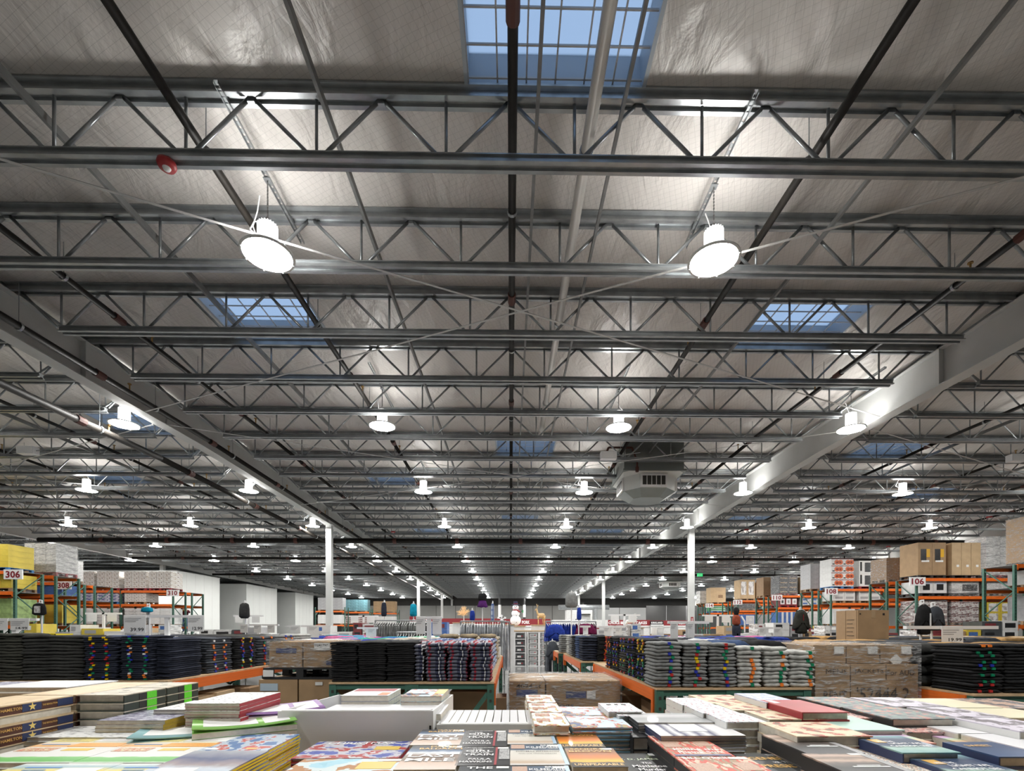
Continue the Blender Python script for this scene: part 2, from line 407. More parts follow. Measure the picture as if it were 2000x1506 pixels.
# ------------------------------------------------------------------ roof joists
PT = 1.335
TOPC = [(-.085, 0), (.085, 0), (.085, -.02), (.045, -.035), (.045, -.095), (.08, -.11), (.08, -.13), (.035, -.13), (.033, -.10), (-.033, -.10), (-.035, -.13), (-.08, -.13), (-.08, -.11), (-.045, -.095), (-.045, -.035), (-.085, -.02)]
BOTC = [(-.06, -.69), (.06, -.69), (.06, -.702), (.04, -.706), (.04, -.75), (.075, -.768), (.075, -.785), (.032, -.785), (.03, -.758), (-.03, -.758), (-.032, -.785), (-.075, -.785), (-.075, -.768), (-.04, -.75), (-.04, -.706), (-.06, -.702)]
GUS = MB().box(-.035, .035, -.02, .02, -.03, .02).mesh('gusset', STEEL)
def joist_members(x0, x1, xc):
    """diagonals and uprights of an open-web joist in coordinates about xc"""
    k0, k1 = math.ceil((x0 + .1) / PT), math.floor((x1 - .1) / PT); out = []
    for k in range(k0, k1 + 1):
        for s in (-1, 1):
            xb = (k + s * .5) * PT - s * .07
            if x0 + .5 < xb < x1 - .5: out.append(('d', k * PT + s * .03 - xc, xb - xc))
        xb = (k + .5) * PT
        if x0 + .5 < xb < x1 - .5: out.append(('v', xb - xc, xb - xc))
    return out
def dmesh(s, n):
    return MB().tube((-s * (.5 * PT - .1), 0, .28), (0, 0, -.28), .02, n).mesh('diagonal_web', STEEL, True)
PROTO = {}
bayname = {0: 'bay beside the coolers', 1: 'bay over the 300s racks', 2: 'middle bay', 3: 'bay over the 100s racks', 4: 'outermost bay past the 100s racks'}
for bi in range(5):
    x0, x1 = GX[bi], GX[bi + 1]; xc = (x0 + x1) / 2; L = (x1 - x0) / 2
    off = 0 if bi == 2 else xc
    lx0, lx1 = x0 - off, x1 - off
    top = MB().extr(TOPC, -L + .02, L - .02).mesh('top_chord', STEEL); bot = MB().extr(BOTC, -L + .85, L - .9).mesh('bottom_chord', STEEL)
    mem = joist_members(lx0, lx1, xc - off)
    web = MB()
    for t, a, b_ in mem: web.tube((a, 0, -.12), (b_, 0, -.69), .019 if t == 'd' else .016, 5, caps=False)
    for s, e in ((-1, -L + .9), (1, L - .95)): web.tube((s * (L - .15), 0, -.12), (e, 0, -.69), .019, 5, caps=False)
    webm = web.mesh('web_members', STEEL, True)
    near = {}
    for k in range(-4, 43):
        y = JY(k)
        if bi in (0, 4) and k < 10: continue
        if bi in (1, 3) and k < 2: continue
        lab = '%s open-web steel roof joist from the camera, %s' % (ORD(k + 4), bayname[bi])
        j = thing('roof_joist', lab, 'roof joist', (xc, y, roof(y)), 0, 'roof joists of the ' + bayname[bi])
        put('top_chord', top, j); put('bottom_chord', bot, j)
        if bi == 2 and 0 <= k <= 8:
            for t, a, b_ in mem:
                key = (t, round(b_ - a, 3))
                if key not in near: near[key] = MB().tube((0, 0, -.12), (b_ - a, 0, -.69), .021 if t == 'd' else .017, 8).mesh('web', STEEL, True)
                put('diagonal_web' if t == 'd' else 'upright_web', near[key], j, (a, 0, 0))
            for s, e in ((-1, -L + .9), (1, L - .95)):
                key = ('e', s)
                if key not in near: near[key] = MB().tube((s * (L - .15), 0, -.12), (e, 0, -.69), .021, 8).mesh('web', STEEL, True)
                put('end_web', near[key], j)
            if k <= 4:
                for q in range(-6, 7): put('gusset', GUS, j, (q * PT - xc, 0, -.13))
        else:
            o = put('web_members', webm, j); o['kind'] = 'stuff'
# ------------------------------------------------------------------ pipes, bridging, straps
def along(name, label, cat, x, dz, r, m, y0=-6, y1=66, n=8, square=None, hang=None, head=None, group=None):
    """a run parallel to the aisle that follows the roof slope, dz below the lining"""
    t = thing(name, label, cat, (x, 13, roof(13) - dz), 0, group)
    for a, b_ in ((y0, min(13, y1)), (13, y1)):
        if b_ <= a: continue
        p = (0, a - 13, roof(a) - roof(13)); q = (0, b_ - 13, roof(b_) - roof(13)); mb = MB()
        if square:
            mb.bar(p, q, square[0], square[1]); mb.bar((square[0] / 2 - .004, p[1], p[2] + .02), (square[0] / 2 - .004, q[1], q[2] + .02), .006, square[1] + .04)
        else: mb.tube(p, q, r, n)
        mb.build('run', m, t, smooth=not square)
    if hang:
        hm = MB().tube((0, 0, 0), (0, 0, dz - .02), .006, 5).mesh('hanger_rod', STEEL)
        rm = MB().lathe([(r + .004, -.02), (r + .014, -.02), (r + .014, .02), (r + .004, .02)], 10).mesh('hanger_ring', STEEL)
        y = hang
        while y < min(y1, 32):
            z = roof(y) - roof(13)
            put('hanger_rod', hm, t, (0, y - 13, z)); o = put('hanger_ring', rm, t, (0, y - 13, z)); o.rotation_euler = (PI / 2, 0, 0); y += 3.048
    if head:
        cm = MB().lathe([(0, -.1), (r + .014, -.1), (r + .014, .1), (0, .1)], 10).mesh('coupling', RUST)
        sm = MB().tube((0, 0, 0), (0, 0, .12), .014, 6).tube((0, 0, .12), (0, 0, .14), .035, 8).mesh('sprinkler_head', mat('brass', (.45, .28, .1), .4, .6))
        y = head
        while y < min(y1, 32):
            z = roof(y) - roof(13); o = put('coupling', cm, t, (0, y - 13, z)); o.rotation_euler = (PI / 2, 0, 0)
            put('sprinkler_head', sm, t, (0, y - 13 + .75, z + r)); y += 3.6
    return t
for x, lab, dz, hang, head in ((0.02, 'black sprinkler pipe running straight up the middle of the ceiling', .5, 6.0, 4.0),
        (-3.25, 'black sprinkler pipe above the lamp row on the folded black trousers side', .5, 5.3, 2.9),
        (3.25, 'black sprinkler pipe above the lamp row on the grey sweaters side', .5, 5.3, 8.2),
        (-6.45, 'black sprinkler pipe nearest the girder with the slung mains', .52, 7.2, 4.6),
        (6.6, 'black sprinkler pipe nearest the bright girder by the air unit', .52, 7.2, 6.2)):
    along('sprinkler_pipe', lab, 'pipe', x, dz, .046, BLACK_PIPE, hang=hang, head=head, group='sprinkler branch pipes')
for x in (-11.5, -14.7, -18, -21.3, 11.8, 15.1, 18.4, 21.7):
    along('sprinkler_pipe', '%s black branch pipe out from the girder over the %s racks' % (ORD([11, 15, 18, 21].index(int(abs(x))) if int(abs(x)) in (11, 15, 18, 21) else 1), '300s' if x < 0 else '100s'), 'pipe', x, .52, .04, BLACK_PIPE, 4, 66, 6, hang=9.0, head=6.5, group='sprinkler branch pipes')
for x, lab in ((-4.75, 'grey bridging angle crossing the joists beside the side skylights'), (-1.85, 'grey bridging angle over the black folded trousers'), (.27, 'grey bridging angle crossing under the big skylight'),
               (1.12, 'grey bridging angle beside the white pipe'), (4.15, 'grey bridging angle over the grey sweater table')):
    along('bridging_angle', lab, 'steel angle', x, .38, 0, STEEL_D, -4, 60, square=(.035, .05), group='bridging angles')
for x in (-12.5, -16.5, -20.5, 12.8, 16.8, 20.8):
    along('bridging_angle', '%s grey bridging angle out from the girder over the %s racks' % (ORD(int((abs(x) - 12) / 4)), '300s' if x < 0 else '100s'), 'steel angle', x, .38, 0, STEEL_D, 5, 60, square=(.035, .05), group='bridging angles')
along('drain_pipe', 'white plastic drain pipe running back beside the big skylight', 'pipe', .82, .42, .062, PVC, -6, 13.5, 12, hang=5.3)
along('sprinkler_main', 'black sprinkler main clamped to the face of the girder', 'pipe', -7.92, .74, .06, BLACK_PIPE, -2, 66, 10, hang=5.0, head=6.0)
along('sprinkler_main', 'thick black sprinkler main hung below the girder on rods', 'pipe', -9.15, 1.22, .075, BLACK_PIPE, -2, 66, 10, hang=5.0, head=7.0)
for i, (y, dz) in enumerate(((25.4, 1.0), (31.6, .95), (40, .95))):
    t = thing('cross_main', 'black sprinkler cross main spanning the store, %s from the camera' % ORD(i), 'pipe', (0, y, roof(y) - dz), 0, 'sprinkler cross mains')
    MB().tube((-24, 0, 0), (25, 0, 0), .13 if i == 0 else .085, 10).build('run', BLACK_PIPE, t, True)
    rm = MB().tube((0, 0, 0), (0, 0, dz - .4), .03, 6).mesh('riser', BLACK_PIPE); cp = MB().tube((-.09, 0, 0), (.09, 0, 0), .15 if i == 0 else .10, 10).mesh('coupling', RUST)
    for x in (-21.3, -18, -14.7, -11.5, -6.45, -3.25, .02, 3.25, 6.6, 11.8, 15.1, 18.4, 21.7): put('riser', rm, t, (x, 0, 0)); put('coupling', cp, t, (x + .5, 0, 0))
STRAP = mat('strap_steel', (.48, .48, .47), .45, .3)
def brace(xa, xb, ya, yb, where, n):
    for s in (0, 1):
        p, q = ((xa, ya), (xb, yb)) if s == 0 else ((xb, ya), (xa, yb))
        zp, zq = roof(p[1]) - .86, roof(q[1]) - .86
        t = thing('bracing_strap', 'thin pale diagonal wind strap %s, %s of the crossing pair' % (where, ['falling', 'rising'][s]), 'strap', (p[0], p[1], zp), 0, 'roof bracing straps')
        MB().bar((0, 0, 0), (q[0] - p[0], q[1] - p[1], zq - zp), .035, .006).build('strap_blade', STRAP, t)
        MB().tube((-.01, -.01, -.02), (.01, .01, .18), .02, 6).build('strap_end', STRAP, t)
brace(-8.1, 8.4, 3.7, 11.0, 'in front of the near lamps', 0)
brace(-8.1, 8.4, 11.7, 19.0, 'beyond the second pair of lamps', 1)
brace(-24.5, -8.4, 11.7, 19.0, 'over the 300s racks', 2)
brace(8.7, 24.8, 11.7, 19.0, 'over the 100s racks', 3)

# ------------------------------------------------------------------ lamps
LENS = mat('lamp_lens', (1.0, .985, .95), .4, emit=LENS_POWER)
LAMP_W = mat('lamp_white_glow', (.85, .85, .85), .35, emit=.7)  # faint glow added so the white housing looks brightly lit
GLOW = mat('lamp_reflector', (1.0, .985, .95), .4, emit=UPLIGHT)
RIM = mat('lamp_rim', (.75, .75, .74), .3)
CHAIN = mat('chain_steel', (.3, .3, .3), .4, .8)
YEL = mat('yellow_tag', (.75, .55, .02), .5)
def lamp_meshes():
    n = 40; v = []; mb = MB()
    for z in (.04, .36):
        for i in range(n):
            r = .115 if i % 2 == 0 else .092; t = 2 * PI * i / n; v.append((r * math.cos(t), r * math.sin(t), z))
    mb.add(v, [(i, (i + 1) % n, n + (i + 1) % n, n + i) for i in range(n)] + [tuple(range(n, 2 * n))])
    me = {}
    me['housing'] = mb.mesh('lamp_housing', LAMP_W)
    me['disc'] = MB().lathe([(.10, .05), (.302, .012)], 16).mesh('lamp_disc', GLOW)
    me['ring'] = MB().lathe([(.278, -.006), (.305, -.008), (.309, .0), (.305, .012), (.278, -.002)], 32).mesh('lamp_ring', RIM, True)
    l = MB(); l.add([(0, 0, -.003)] + [(.285 * math.cos(2 * PI * i / 16), .285 * math.sin(2 * PI * i / 16), -.003) for i in range(16)], [(0, (i + 1) % 16 + 1, i + 1) for i in range(16)])
    me['lens'] = l.mesh('lamp_lens', LENS)
    me['cap'] = MB().lathe([(.0, .395), (.05, .395), (.06, .36), (.0, .36)], 12).mesh('lamp_cap', WHITE)
    me['hook'] = MB().path([(0, 0, .39), (.02, 0, .42), (.02, 0, .45), (0, 0, .47), (-.015, 0, .45)], .007).mesh('lamp_hook', CHAIN)
    me['cord'] = MB().path([(.05, 0, .38), (.16, .02, .42), (.22, .02, .33), (.16, 0, .27), (.2, 0, .38), (.1, .05, .5), (.03, .1, .64)], .008).mesh('lamp_cord', WHITE)
    me['fard'] = MB().lathe([(.0, .37), (.105, .36), (.105, .04)], 8).mesh('lamp_body', LAMP_W, True)
    me['screw'] = MB().tube((0, 0, -.012), (0, 0, 0), .007, 5).mesh('lens_screw', CHAIN)
    return me
LM = lamp_meshes()
FARC = MB().tube((0, 0, 0), (0, 0, 1), .006, 4).mesh('hanger_cable', CHAIN)
ROWS = [(-35.6, 'outermost row past the coolers'), (-30.2, 'second row over the coolers'), (-24.8, 'row just beside the coolers'), (-19.4, 'outer row over the 300s racks'), (-14.1, 'middle row by the 300s racks'), (-8.75, 'row behind the slung mains'),
        (-2.93, 'aisle row on the folded trousers side'), (2.49, 'aisle row on the grey sweater side'), (7.9, 'row in front of the bright girder'), (13.4, 'first row past the bright girder'), (18.9, 'row over the numbered 100s racks'),
        (24.3, 'outer row over the pallet racks'), (29.7, 'second row from the far racks wall'), (35.1, 'outermost row by the racks wall')]
CHN = MB()
for i in range(22): CHN.box(-.009 if i % 2 else -.003, .009 if i % 2 else .003, -.003 if i % 2 else -.009, .003 if i % 2 else .009, i * .03 - .005, i * .03 + .03)
CHN = CHN.mesh('lamp_chain', CHAIN)
chan = MB().box(-.025, -.02, -1.05, 1.0, 0, .04).box(.02, .025, -1.05, 1.0, 0, .04)
for q in range(26): chan.box(-.02, .02, -1.05 + q * .08, -1.05 + q * .08 + .05, .035, .04)
chan = chan.mesh('channel', STEEL)
for rx, rn in ROWS:
    for k in range(-1, 12):
        y = 5.98 + 5.3 * k
        if k == -1:
            if abs(rx) > 9: continue
            px = VX
        else: px = VX + F * rx / y
        if not -260 < px < 2260 or (rx < -24 and y > 33): continue
        z = roof(y) - (1.08 if k == 0 and abs(rx) < 4 else 1.03 if k < 4 else .99)
        t = thing('high_bay_lamp', '%s lit high bay lamp from the camera, %s' % (ORD(k + 1), rn), 'lamp', (rx, y, z), R() * 3, 'hanging high bay lamps')
        put('lens', LM['lens'], t)
        if y < 30:
            put('housing', LM['housing'], t); put('reflector_disc', LM['disc'], t); put('ring', LM['ring'], t); put('cap', LM['cap'], t); put('hook', LM['hook'], t); put('cord', LM['cord'], t)
            ch = put('chain', LM['hook'].copy() if False else CHN, t, (0, 0, .46)); ch.scale = (1, 1, ((roof(y) - .17) - z - .46) / .66)
            if y < 12:
                for q in range(8): put('lens_screw', LM['screw'], t, (.292 * math.cos(q * PI / 4), .292 * math.sin(q * PI / 4), -.004))
        else:
            put('housing', LM['fard'], t); put('reflector_disc', LM['disc'], t)
            ch = put('hanger_cable', FARC, t, (0, 0, .3)); ch.scale = (1, 1, (roof(y) - .1) - z - .3)
        if y < 18 and abs(rx) < 10:
            s = thing('mounting_channel', 'slotted steel channel holding the %s lamp, %s' % (ORD(k + 1), rn), 'channel', (rx, y, roof(y) - .17), 0, 'lamp mounting channels')
            put('slotted_channel', chan, s); MB().box(-.04, .04, -.04, .04, -.012, 0).build('clip', STEEL, s)

# ------------------------------------------------------------------ things fixed to the ceiling
xh, yh = W(325, 300, 4.86)
t = thing('fire_strobe', 'round red fire alarm strobe under the first joist chord', 'fire alarm', (xh, JY(1) - .02, roof(JY(1)) - .80))
MB().lathe([(.0, .0), (.085, .0), (.09, -.03), (.075, -.06), (.0, -.062)], 20).build('red_housing', RED_FIRE, t, True)
MB().box(-.05, .05, -.05, .05, -.01, .02).build('back_box', RED_FIRE, t); MB().lathe([(.0, -.085), (.03, -.08), (.04, -.06)], 14).build('strobe_dome', WHITE, t, True)
DUCT = mat('duct_green_grey', (.22, .24, .23), .45, .5, .06, 2); DUCT_L = mat('diffuser_white', (.62, .64, .62), .45); GRILL = mat('grille_dark', (.03, .028, .022), .6)
def hvac(x, y, s, label):
    t = thing('air_diffuser', label, 'air unit', (x, y, roof(y)))
    zb = -.95 * s
    MB().box(-.95 * s, .95 * s, -.9 * s, .9 * s, zb, -.05).build('duct_box', DUCT, t)
    def octo(h, c, z): return [(-h + c, -h, z), (h - c, -h, z), (h, -h + c, z), (h, h - c, z), (h - c, h, z), (-h + c, h, z), (-h, h - c, z), (-h, -h + c, z)]
    mb = MB(); vs = octo(.98 * s, .1 * s, zb - .02) + octo(.86 * s, .42 * s, zb - .08 * s) + octo(.84 * s, .42 * s, zb - .52 * s)
    mb.add(vs, [(k * 8 + i, k * 8 + (i + 1) % 8, k * 8 + 8 + (i + 1) % 8, k * 8 + 8 + i) for k in range(2) for i in range(8)]); mb.build('octagonal_head', DUCT_L, t)
    mb = MB(); vs = octo(.84 * s, .42 * s, zb - .52 * s) + octo(.5 * s, .2 * s, zb - .74 * s); mb.add(vs, [(i, (i + 1) % 8, 8 + (i + 1) % 8, 8 + i) for i in range(8)] + [tuple(range(8, 16))]); mb.build('tapered_base', DUCT, t)
    MB().box(-1.0 * s, 1.0 * s, -1.0 * s, 1.0 * s, zb - .03, zb + .03).build('flange', DUCT, t)
    for rz in (0, PI / 2, PI, -PI / 2):
        fr = put('grille', MB().box(-.42 * s, .42 * s, -.03, .02, -.2 * s, .2 * s).mesh('grille', RIM), t); fr.rotation_euler = (0, 0, rz)
        ax = .86 * s + .01; fr.location = (ax * math.sin(rz), -ax * math.cos(rz), zb - .30 * s)
        for q in range(5): put('louvre_opening', MB().box(-.06 * s, .06 * s, -.036, .0, -.14 * s, .14 * s).mesh('louvre', GRILL), fr, ((q - 2) * .15 * s, -.004, 0))
    return t
x, y = WD(1262, 15.6)
hvac(x, y, .95, 'big grey-green air diffuser hanging by the bright white girder')
x, y = WD(1308, 46); hvac(x, y, .95, 'small looking distant air diffuser above the far counters')
JB = MB().box(-.22, .22, -.1, .1, -.1, .1).mesh('junction_box', WHITE)
for i, (px, D) in enumerate(((55, 13.4), (1188, 13.8), (1985, 14.0))):
    x, y = WD(px, D); t = thing('junction_box', ['white junction box on a chord over the 300s racks', 'white junction box beside the air diffuser', 'white junction box at the frame edge over the 100s racks'][i], 'junction box', (x, y, roof(y) - .82), 0)
    put('box_body', JB, t); MB().tube((.22, 0, 0), (.9, 0, .1), .012, 6).build('conduit', STEEL, t); MB().box(-.19, .19, -.108, -.1, -.08, .08).build('cover_plate', RIM, t)
x, y = WD(1205, 14.6)
t = thing('gas_pipe_drop', 'rusty gas pipe with elbows feeding the air diffuser', 'pipe', (x, y, roof(y) - .4)); MB().path([(-.3, 0, 0), (-.25, 0, .12), (.45, 0, .12), (.6, 0, -.3), (.6, 0, -.6)], .03, 8).build('pipe_run', RUST, t); MB().tube((.6, 0, -.45), (.6, 0, -.6), .05, 8).build('valve', RUST, t)
for i, (px, py, D) in enumerate(((1458, 1011, 23.5), (1932, 1003, 21), (1735, 1048, 28), (768, 1001, 24))):
    x, y = WD(px, D); t = thing('fire_strobe', 'tiny red alarm strobe on a distant joist chord, %s of four' % ORD(i), 'fire alarm', (x, y, roof(y) - .79), 0, 'distant red strobes'); MB().lathe([(0, 0), (.1, 0), (.1, -.05), (0, -.06)], 10).build('red_housing', RED_FIRE, t); MB().lathe([(0, -.09), (.04, -.06)], 8).build('strobe_dome', WHITE, t)
x, y = WD(1367, 38); t = thing('exit_sign', 'small green exit sign under the joists by the tall column', 'exit sign', (x, y, roof(y) - 1.2))
MB().box(-.2, .2, -.03, .03, -.12, .12).build('sign_case', mat('exit_green', (.02, .4, .12), .4, emit=.8), t); MB().tube((0, 0, .12), (0, 0, .45), .01, 6).build('stem', STEEL, t); text('exit_letters', 'EXIT', INK_W, t, (0, -.035, 0), .3, .13, FRONT)
# ------------------------------------------------------------------ white cooler boxes beyond the 300s racks
COOL = mat('cooler_white_panel', (.80, .82, .80), .45, 0, .02, 1)
for i, (y0, y1, xf, xb) in enumerate(((34.6, 39.6, -23.2, -36), (44.7, 50.5, -23.8, -36), (55, 60, -23.9, -36))):
    c = thing('cooler_box', 'tall white walk-in cooler wall, %s block behind the 300s racks' % ['nearest', 'middle', 'farthest'][i], 'cooler', (xf, y0, 0), kind='structure')
    z = CZ + 4.0
    MB().box(xb - xf, 0, 0, y1 - y0, 0, z).build('panel_body', COOL, c)
    for q in range(1, 5): MB().box(.0, .006, q * (y1 - y0) / 5 - .01, q * (y1 - y0) / 5 + .01, 0, z).build('panel_joint', RIM, c)
    MB().box(xb - xf, .03, -.03, y1 - y0 + .03, z, z + .05).build('top_trim', WHITE_STEEL, c)

# ------------------------------------------------------------------ pallets, cartons, racks
def pallet_mesh(w, d, m, name):
    mb = MB()
    for i in range(5): mb.box(-w / 2, w / 2, -d / 2 + i * d / 5 + .01, -d / 2 + (i + 1) * d / 5 - .015, .105, .125)
    for y in (-d / 2 + .05, 0, d / 2 - .05):
        for x in (-w / 2 + .06, 0, w / 2 - .06): mb.box(x - .055, x + .055, y - .045, y + .045, .02, .105)
        mb.box(-w / 2, w / 2, y - .045, y + .045, 0, .02)
    return mb.mesh(name, m)
PAL = {k: pallet_mesh(1.12, .98, m, 'pallet_' + k) for k, m in (('wood', PALLET), ('blue', BLUEP), ('black', BLACKP), ('red', mat('red_pallet_paint', (.28, .02, .03), .6)))}
CARTM = {}
def carton_mesh(w, d, h, m):
    k = (round(w, 3), round(d, 3), round(h, 3), m.name)
    if k not in CARTM:
        g = .006
        CARTM[k] = (MB().box(-w / 2 + g, w / 2 - g, -d / 2 + g, d / 2 - g, 0, h - .003).mesh('carton_body', m),
                    MB().box(-w / 2 + .004, w / 2 - .004, -.03, .03, h - .003, h).box(-.03, .03, -d / 2 + .003, -d / 2 + g, h * .75, h).mesh('tape', TAPE))
    return CARTM[k]
def carton(name, label, x, y, z, w, d, h, m, group=None, tape=False, rotz=0, prints=None, cat='box'):
    a, b_ = carton_mesh(w, d, h, m)
    t = thing(name, label, cat, (x, y, z), rotz, group)
    put('body', a, t)
    if tape: put('tape', b_, t)
    if prints:
        for nm, pm, x0, x1, z0, z1 in prints:
            if 'disc' in nm:
                k = ('disc', pm.name); PROTO.setdefault(k, MB().tube((0, .01, 0), (0, 0, 0), .5, 16).mesh('printed_disc', pm))
                o = put(nm, PROTO[k], t, (-w / 2 + (x0 + x1) / 2 * w, -d / 2 + .002, (z0 + z1) / 2 * h)); o.scale = ((z1 - z0) * h, 1, (z1 - z0) * h); continue
            ubox(nm, pm, t, -w / 2 + x0 * w, -w / 2 + x1 * w, -d / 2 + .002, -d / 2 + .012, z0 * h, z1 * h)
    return t
WC = mat('white_carton', (.66, .66, .65), .5, 0, .08, 6); GC = mat('grey_carton', (.36, .36, .37), .5, 0, .12, 8)
RC = mat('maroon_carton', (.20, .035, .04), .5, 0, .2, 6); DKC = mat('charcoal_carton', (.06, .065, .07), .5, 0, .3, 5)
BC = mat('blue_carton', (.06, .14, .38), .5, 0, .2, 5); YC = mat('yellow_carton', (.62, .48, .06), .5, 0, .12, 5); TC = mat('teal_carton', (.12, .26, .30), .5, 0, .3, 6)
GRC = mat('green_print_carton', (.06, .3, .12), .5, 0, .2, 5); PUR = mat('purple_pack', (.22, .1, .25), .5, 0, .3, 6); LGC = mat('lime_pack', (.3, .42, .16), .5, 0, .3, 6)
DISC = mat('print_orange_disc', (.62, .13, .04), .45, 0, .3, 9)
PIC = blotch('print_white_picture', [(.72, .72, .72), (.72, .72, .72), (.45, .42, .4), (.12, .11, .12)], 3)
EGG = blotch('print_brown_white_packs', [(.22, .14, .09), (.62, .58, .53), (.72, .7, .68), (.16, .11, .08)], 3.2, stretch=(1, 1, 1.5))
NAVP = blotch('print_white_navy_cases', [(.74, .74, .76), (.74, .74, .76), (.10, .10, .28), (.70, .7, .74)], 2.2, stretch=(1, 1, 2.2))
MARP = blotch('print_maroon_white_cases', [(.17, .04, .045), (.62, .58, .56), (.14, .05, .05), (.5, .45, .42)], 2.2, stretch=(1, 1, 2))
GREY_W = blotch('print_wrapped_grey', [(.45, .45, .44), (.7, .7, .69), (.55, .55, .54), (.3, .3, .3)], 2.6, stretch=(1, 1, 2), rough=.25, const=False)
def load(x, y, z, w, d, H, nx, nz, m, what, where, pal='wood', prints=None, wrap=False, group=None, ny=1):
    """a pallet with cartons on it, standing at x, y, z (centre of its front edge)"""
    p = thing('pallet', '%s pallet under %s, %s' % ({'wood': 'wooden', 'blue': 'blue', 'black': 'black plastic', 'red': 'red'}[pal], what, where), 'pallet', (x, y + d / 2, z), 0, 'pallets of goods')
    o = put('pallet_deck', PAL[pal], p); o.scale = (w / 1.12, d / .98, 1)
    cw, chh, cd = w / nx, (H - .13) / nz, d / ny; out = []
    for k in range(nz):
        for i in range(nx):
            for j in range(ny):
                lab = '%s, %s' % (what, where)
                if nx * nz > 1: lab = '%s, %s across %s up, %s' % (what, ORD(i), ORD(k), where)
                out.append(carton('carton' if nx * nz < 6 else 'pale_case' if m in (WC, GREY_W, EGG, NAVP, PIC) else 'shipping_case', lab, x - w / 2 + cw * (i + .5), y + cd * (j + .5), z + .126 + k * chh, cw, cd, chh, m, group or what + ' ' + where, prints=prints))  # case name goes by count and card; contents are not known
    if wrap:
        f = MB().box(-w / 2 - .01, w / 2 + .01, -.01, d + .01, .0, H + .01).build('stretch_wrap', FILM, None, loc=(x, y, z))
        tag(f, 'stretch film round the %s, %s' % (what, where), 'stretch film')
    return out
UPH = 3.32
def up_meshes(dd, H):
    post = MB().box(-.04, .04, -.035, .035, 0, H); 
    holes = MB()
    for i in range(int(H / .1)): holes.box(-.012, .012, -.038, -.034, .05 + i * .1, .085 + i * .1)
    br = MB(); return post.mesh('post', GREEN), holes.mesh('post_slots', GRILL)
POST, SLOTS = up_meshes(1, UPH)
def rack(label, x0, y0, nb, bw, lv, sgn, number, sign_at=None, double=True):
    """pallet racking that starts at x0 and runs sideways for nb bays; lv = beam heights"""
    t = thing('pallet_rack', label, 'rack', (x0, y0, 0))
    dd = 1.0
    for r in range(2 if double else 1):
        yo = r * 1.55
        for b in range(nb + 1):
            X = sgn * b * bw
            for yy in (yo, yo + dd):
                p = put('upright_post', POST, t, (X, yy, 0)); put('post_slots', SLOTS, p)
            z = .25; s = 0
            while z + .75 < UPH:
                mb = MB().bar((0, .03 if s else dd - .03, 0), (0, dd - .03 if s else .03, .72), .03, .03).mesh('brace', GREEN) if b == 0 and (s, 'b') not in PROTO else PROTO.get((s, 'b'))
                PROTO[(s, 'b')] = mb
                put('brace', mb, t, (X, yo, z)); z += .75; s = 1 - s
        bm = PROTO.setdefault(('beam', bw), MB().box(.04, bw - .04, -.025, .025, -.06, .06).box(.04, .07, -.03, .03, -.12, .06).box(bw - .07, bw - .04, -.03, .03, -.12, .06).mesh('beam', ORANGE))
        for z in lv:
            for b in range(nb):
                X = b * bw if sgn > 0 else -(b + 1) * bw
                put('beam', bm, t, (X, yo - .03, z)); put('beam', bm, t, (X, yo + dd + .03, z))
                dk = PROTO.setdefault(('deck', bw), MB().box(.04, bw - .04, 0, dd, .045, .06).mesh('deck', STEEL_D)); put('shelf_deck', dk, t, (X, yo, z))
    if number:
        s = put('number_sign', PROTO.setdefault('rsign', MB().box(-.32, .32, -.02, .02, -.17, .17).mesh('number_sign', WHITE)), t, (-sgn * .06, -.12, UPH - .12))
        text('sign_number', number, mat('sign_maroon', (.22, .01, .02), .5), s, (0, -.023, 0), .5, .25, FRONT, .03)
    return t
LV = [1.36, 2.55, 3.28]
# right side: rows 104 to 114
XR0 = 16.4
rowY = {'106': 19.6, '108': 24.9, '110': 30.0, '112': 35.2, '114': 40.2}
RL = {'106': 'topped by tall brown cartons with black and amber pictures', '108': 'topped by cartons with orange round pictures', '110': 'topped by dark wrapped furniture packs', '112': 'topped by cartons with white figures', '114': 'topped by one large pale carton'}
for nm, y in rowY.items(): rack('green and orange rack signed %s, %s' % (nm, RL[nm]), XR0, y, 3 if nm in ('106', '108') else 2, 2.75, LV, 1, nm)
rack('unsigned green rack at the picture edge in front of rack 106', 15.95, 15.3, 1, 2.75, LV, 1, None, double=False)
def on(rackno, b, half, lev): return XR0 + b * 2.75 + (.72 if half == 0 else 2.03), rowY[rackno] + .03, (LV[lev] + .065 if lev >= 0 else 0)
P1 = mat('print_black_photo', (.02, .02, .022), .4, 0, .4, 9); P2 = mat('print_amber', (.75, .42, .02), .4)
x, y, z = on('106', 0, 0, 2); load(x - .05, y, z, 1.15, .95, 1.45, 2, 1, BROWN, 'tall brown carton with a black and amber picture', 'on top of rack 106', 'black', [('picture', P1, .2, .6, .45, .8), ('amber_panel', P2, .6, .85, .55, .8), ('caption', LABEL, .25, .8, .4, .46)])
x, y, z = on('106', 0, 1, 2); load(x + .05, y, z, 1.2, .95, 1.45, 3, 1, BROWN_L, 'plain brown tall carton', 'on top of rack 106', 'black', [('label', LABEL, .5, .75, .25, .32)])
load(XR0 + .55, y + 1.55, z, 1.1, .95, 1.05, 2, 2, BROWN_D, 'wrapped dark brown case', 'at the back corner on top of rack 106', 'wood', wrap=True)
x, y, z = on('106', 1, 0, 2); load(x, y, z, 1.15, .95, 1.7, 2, 4, GREY_W, 'silvery wrapped case', 'second bay on top of rack 106', 'red', wrap=True)
x, y, z = on('106', 1, 1, 2); load(x, y, z, 1.15, .95, 1.6, 2, 3, BROWN, 'brown case', 'second bay on top of rack 106', 'wood', wrap=True)
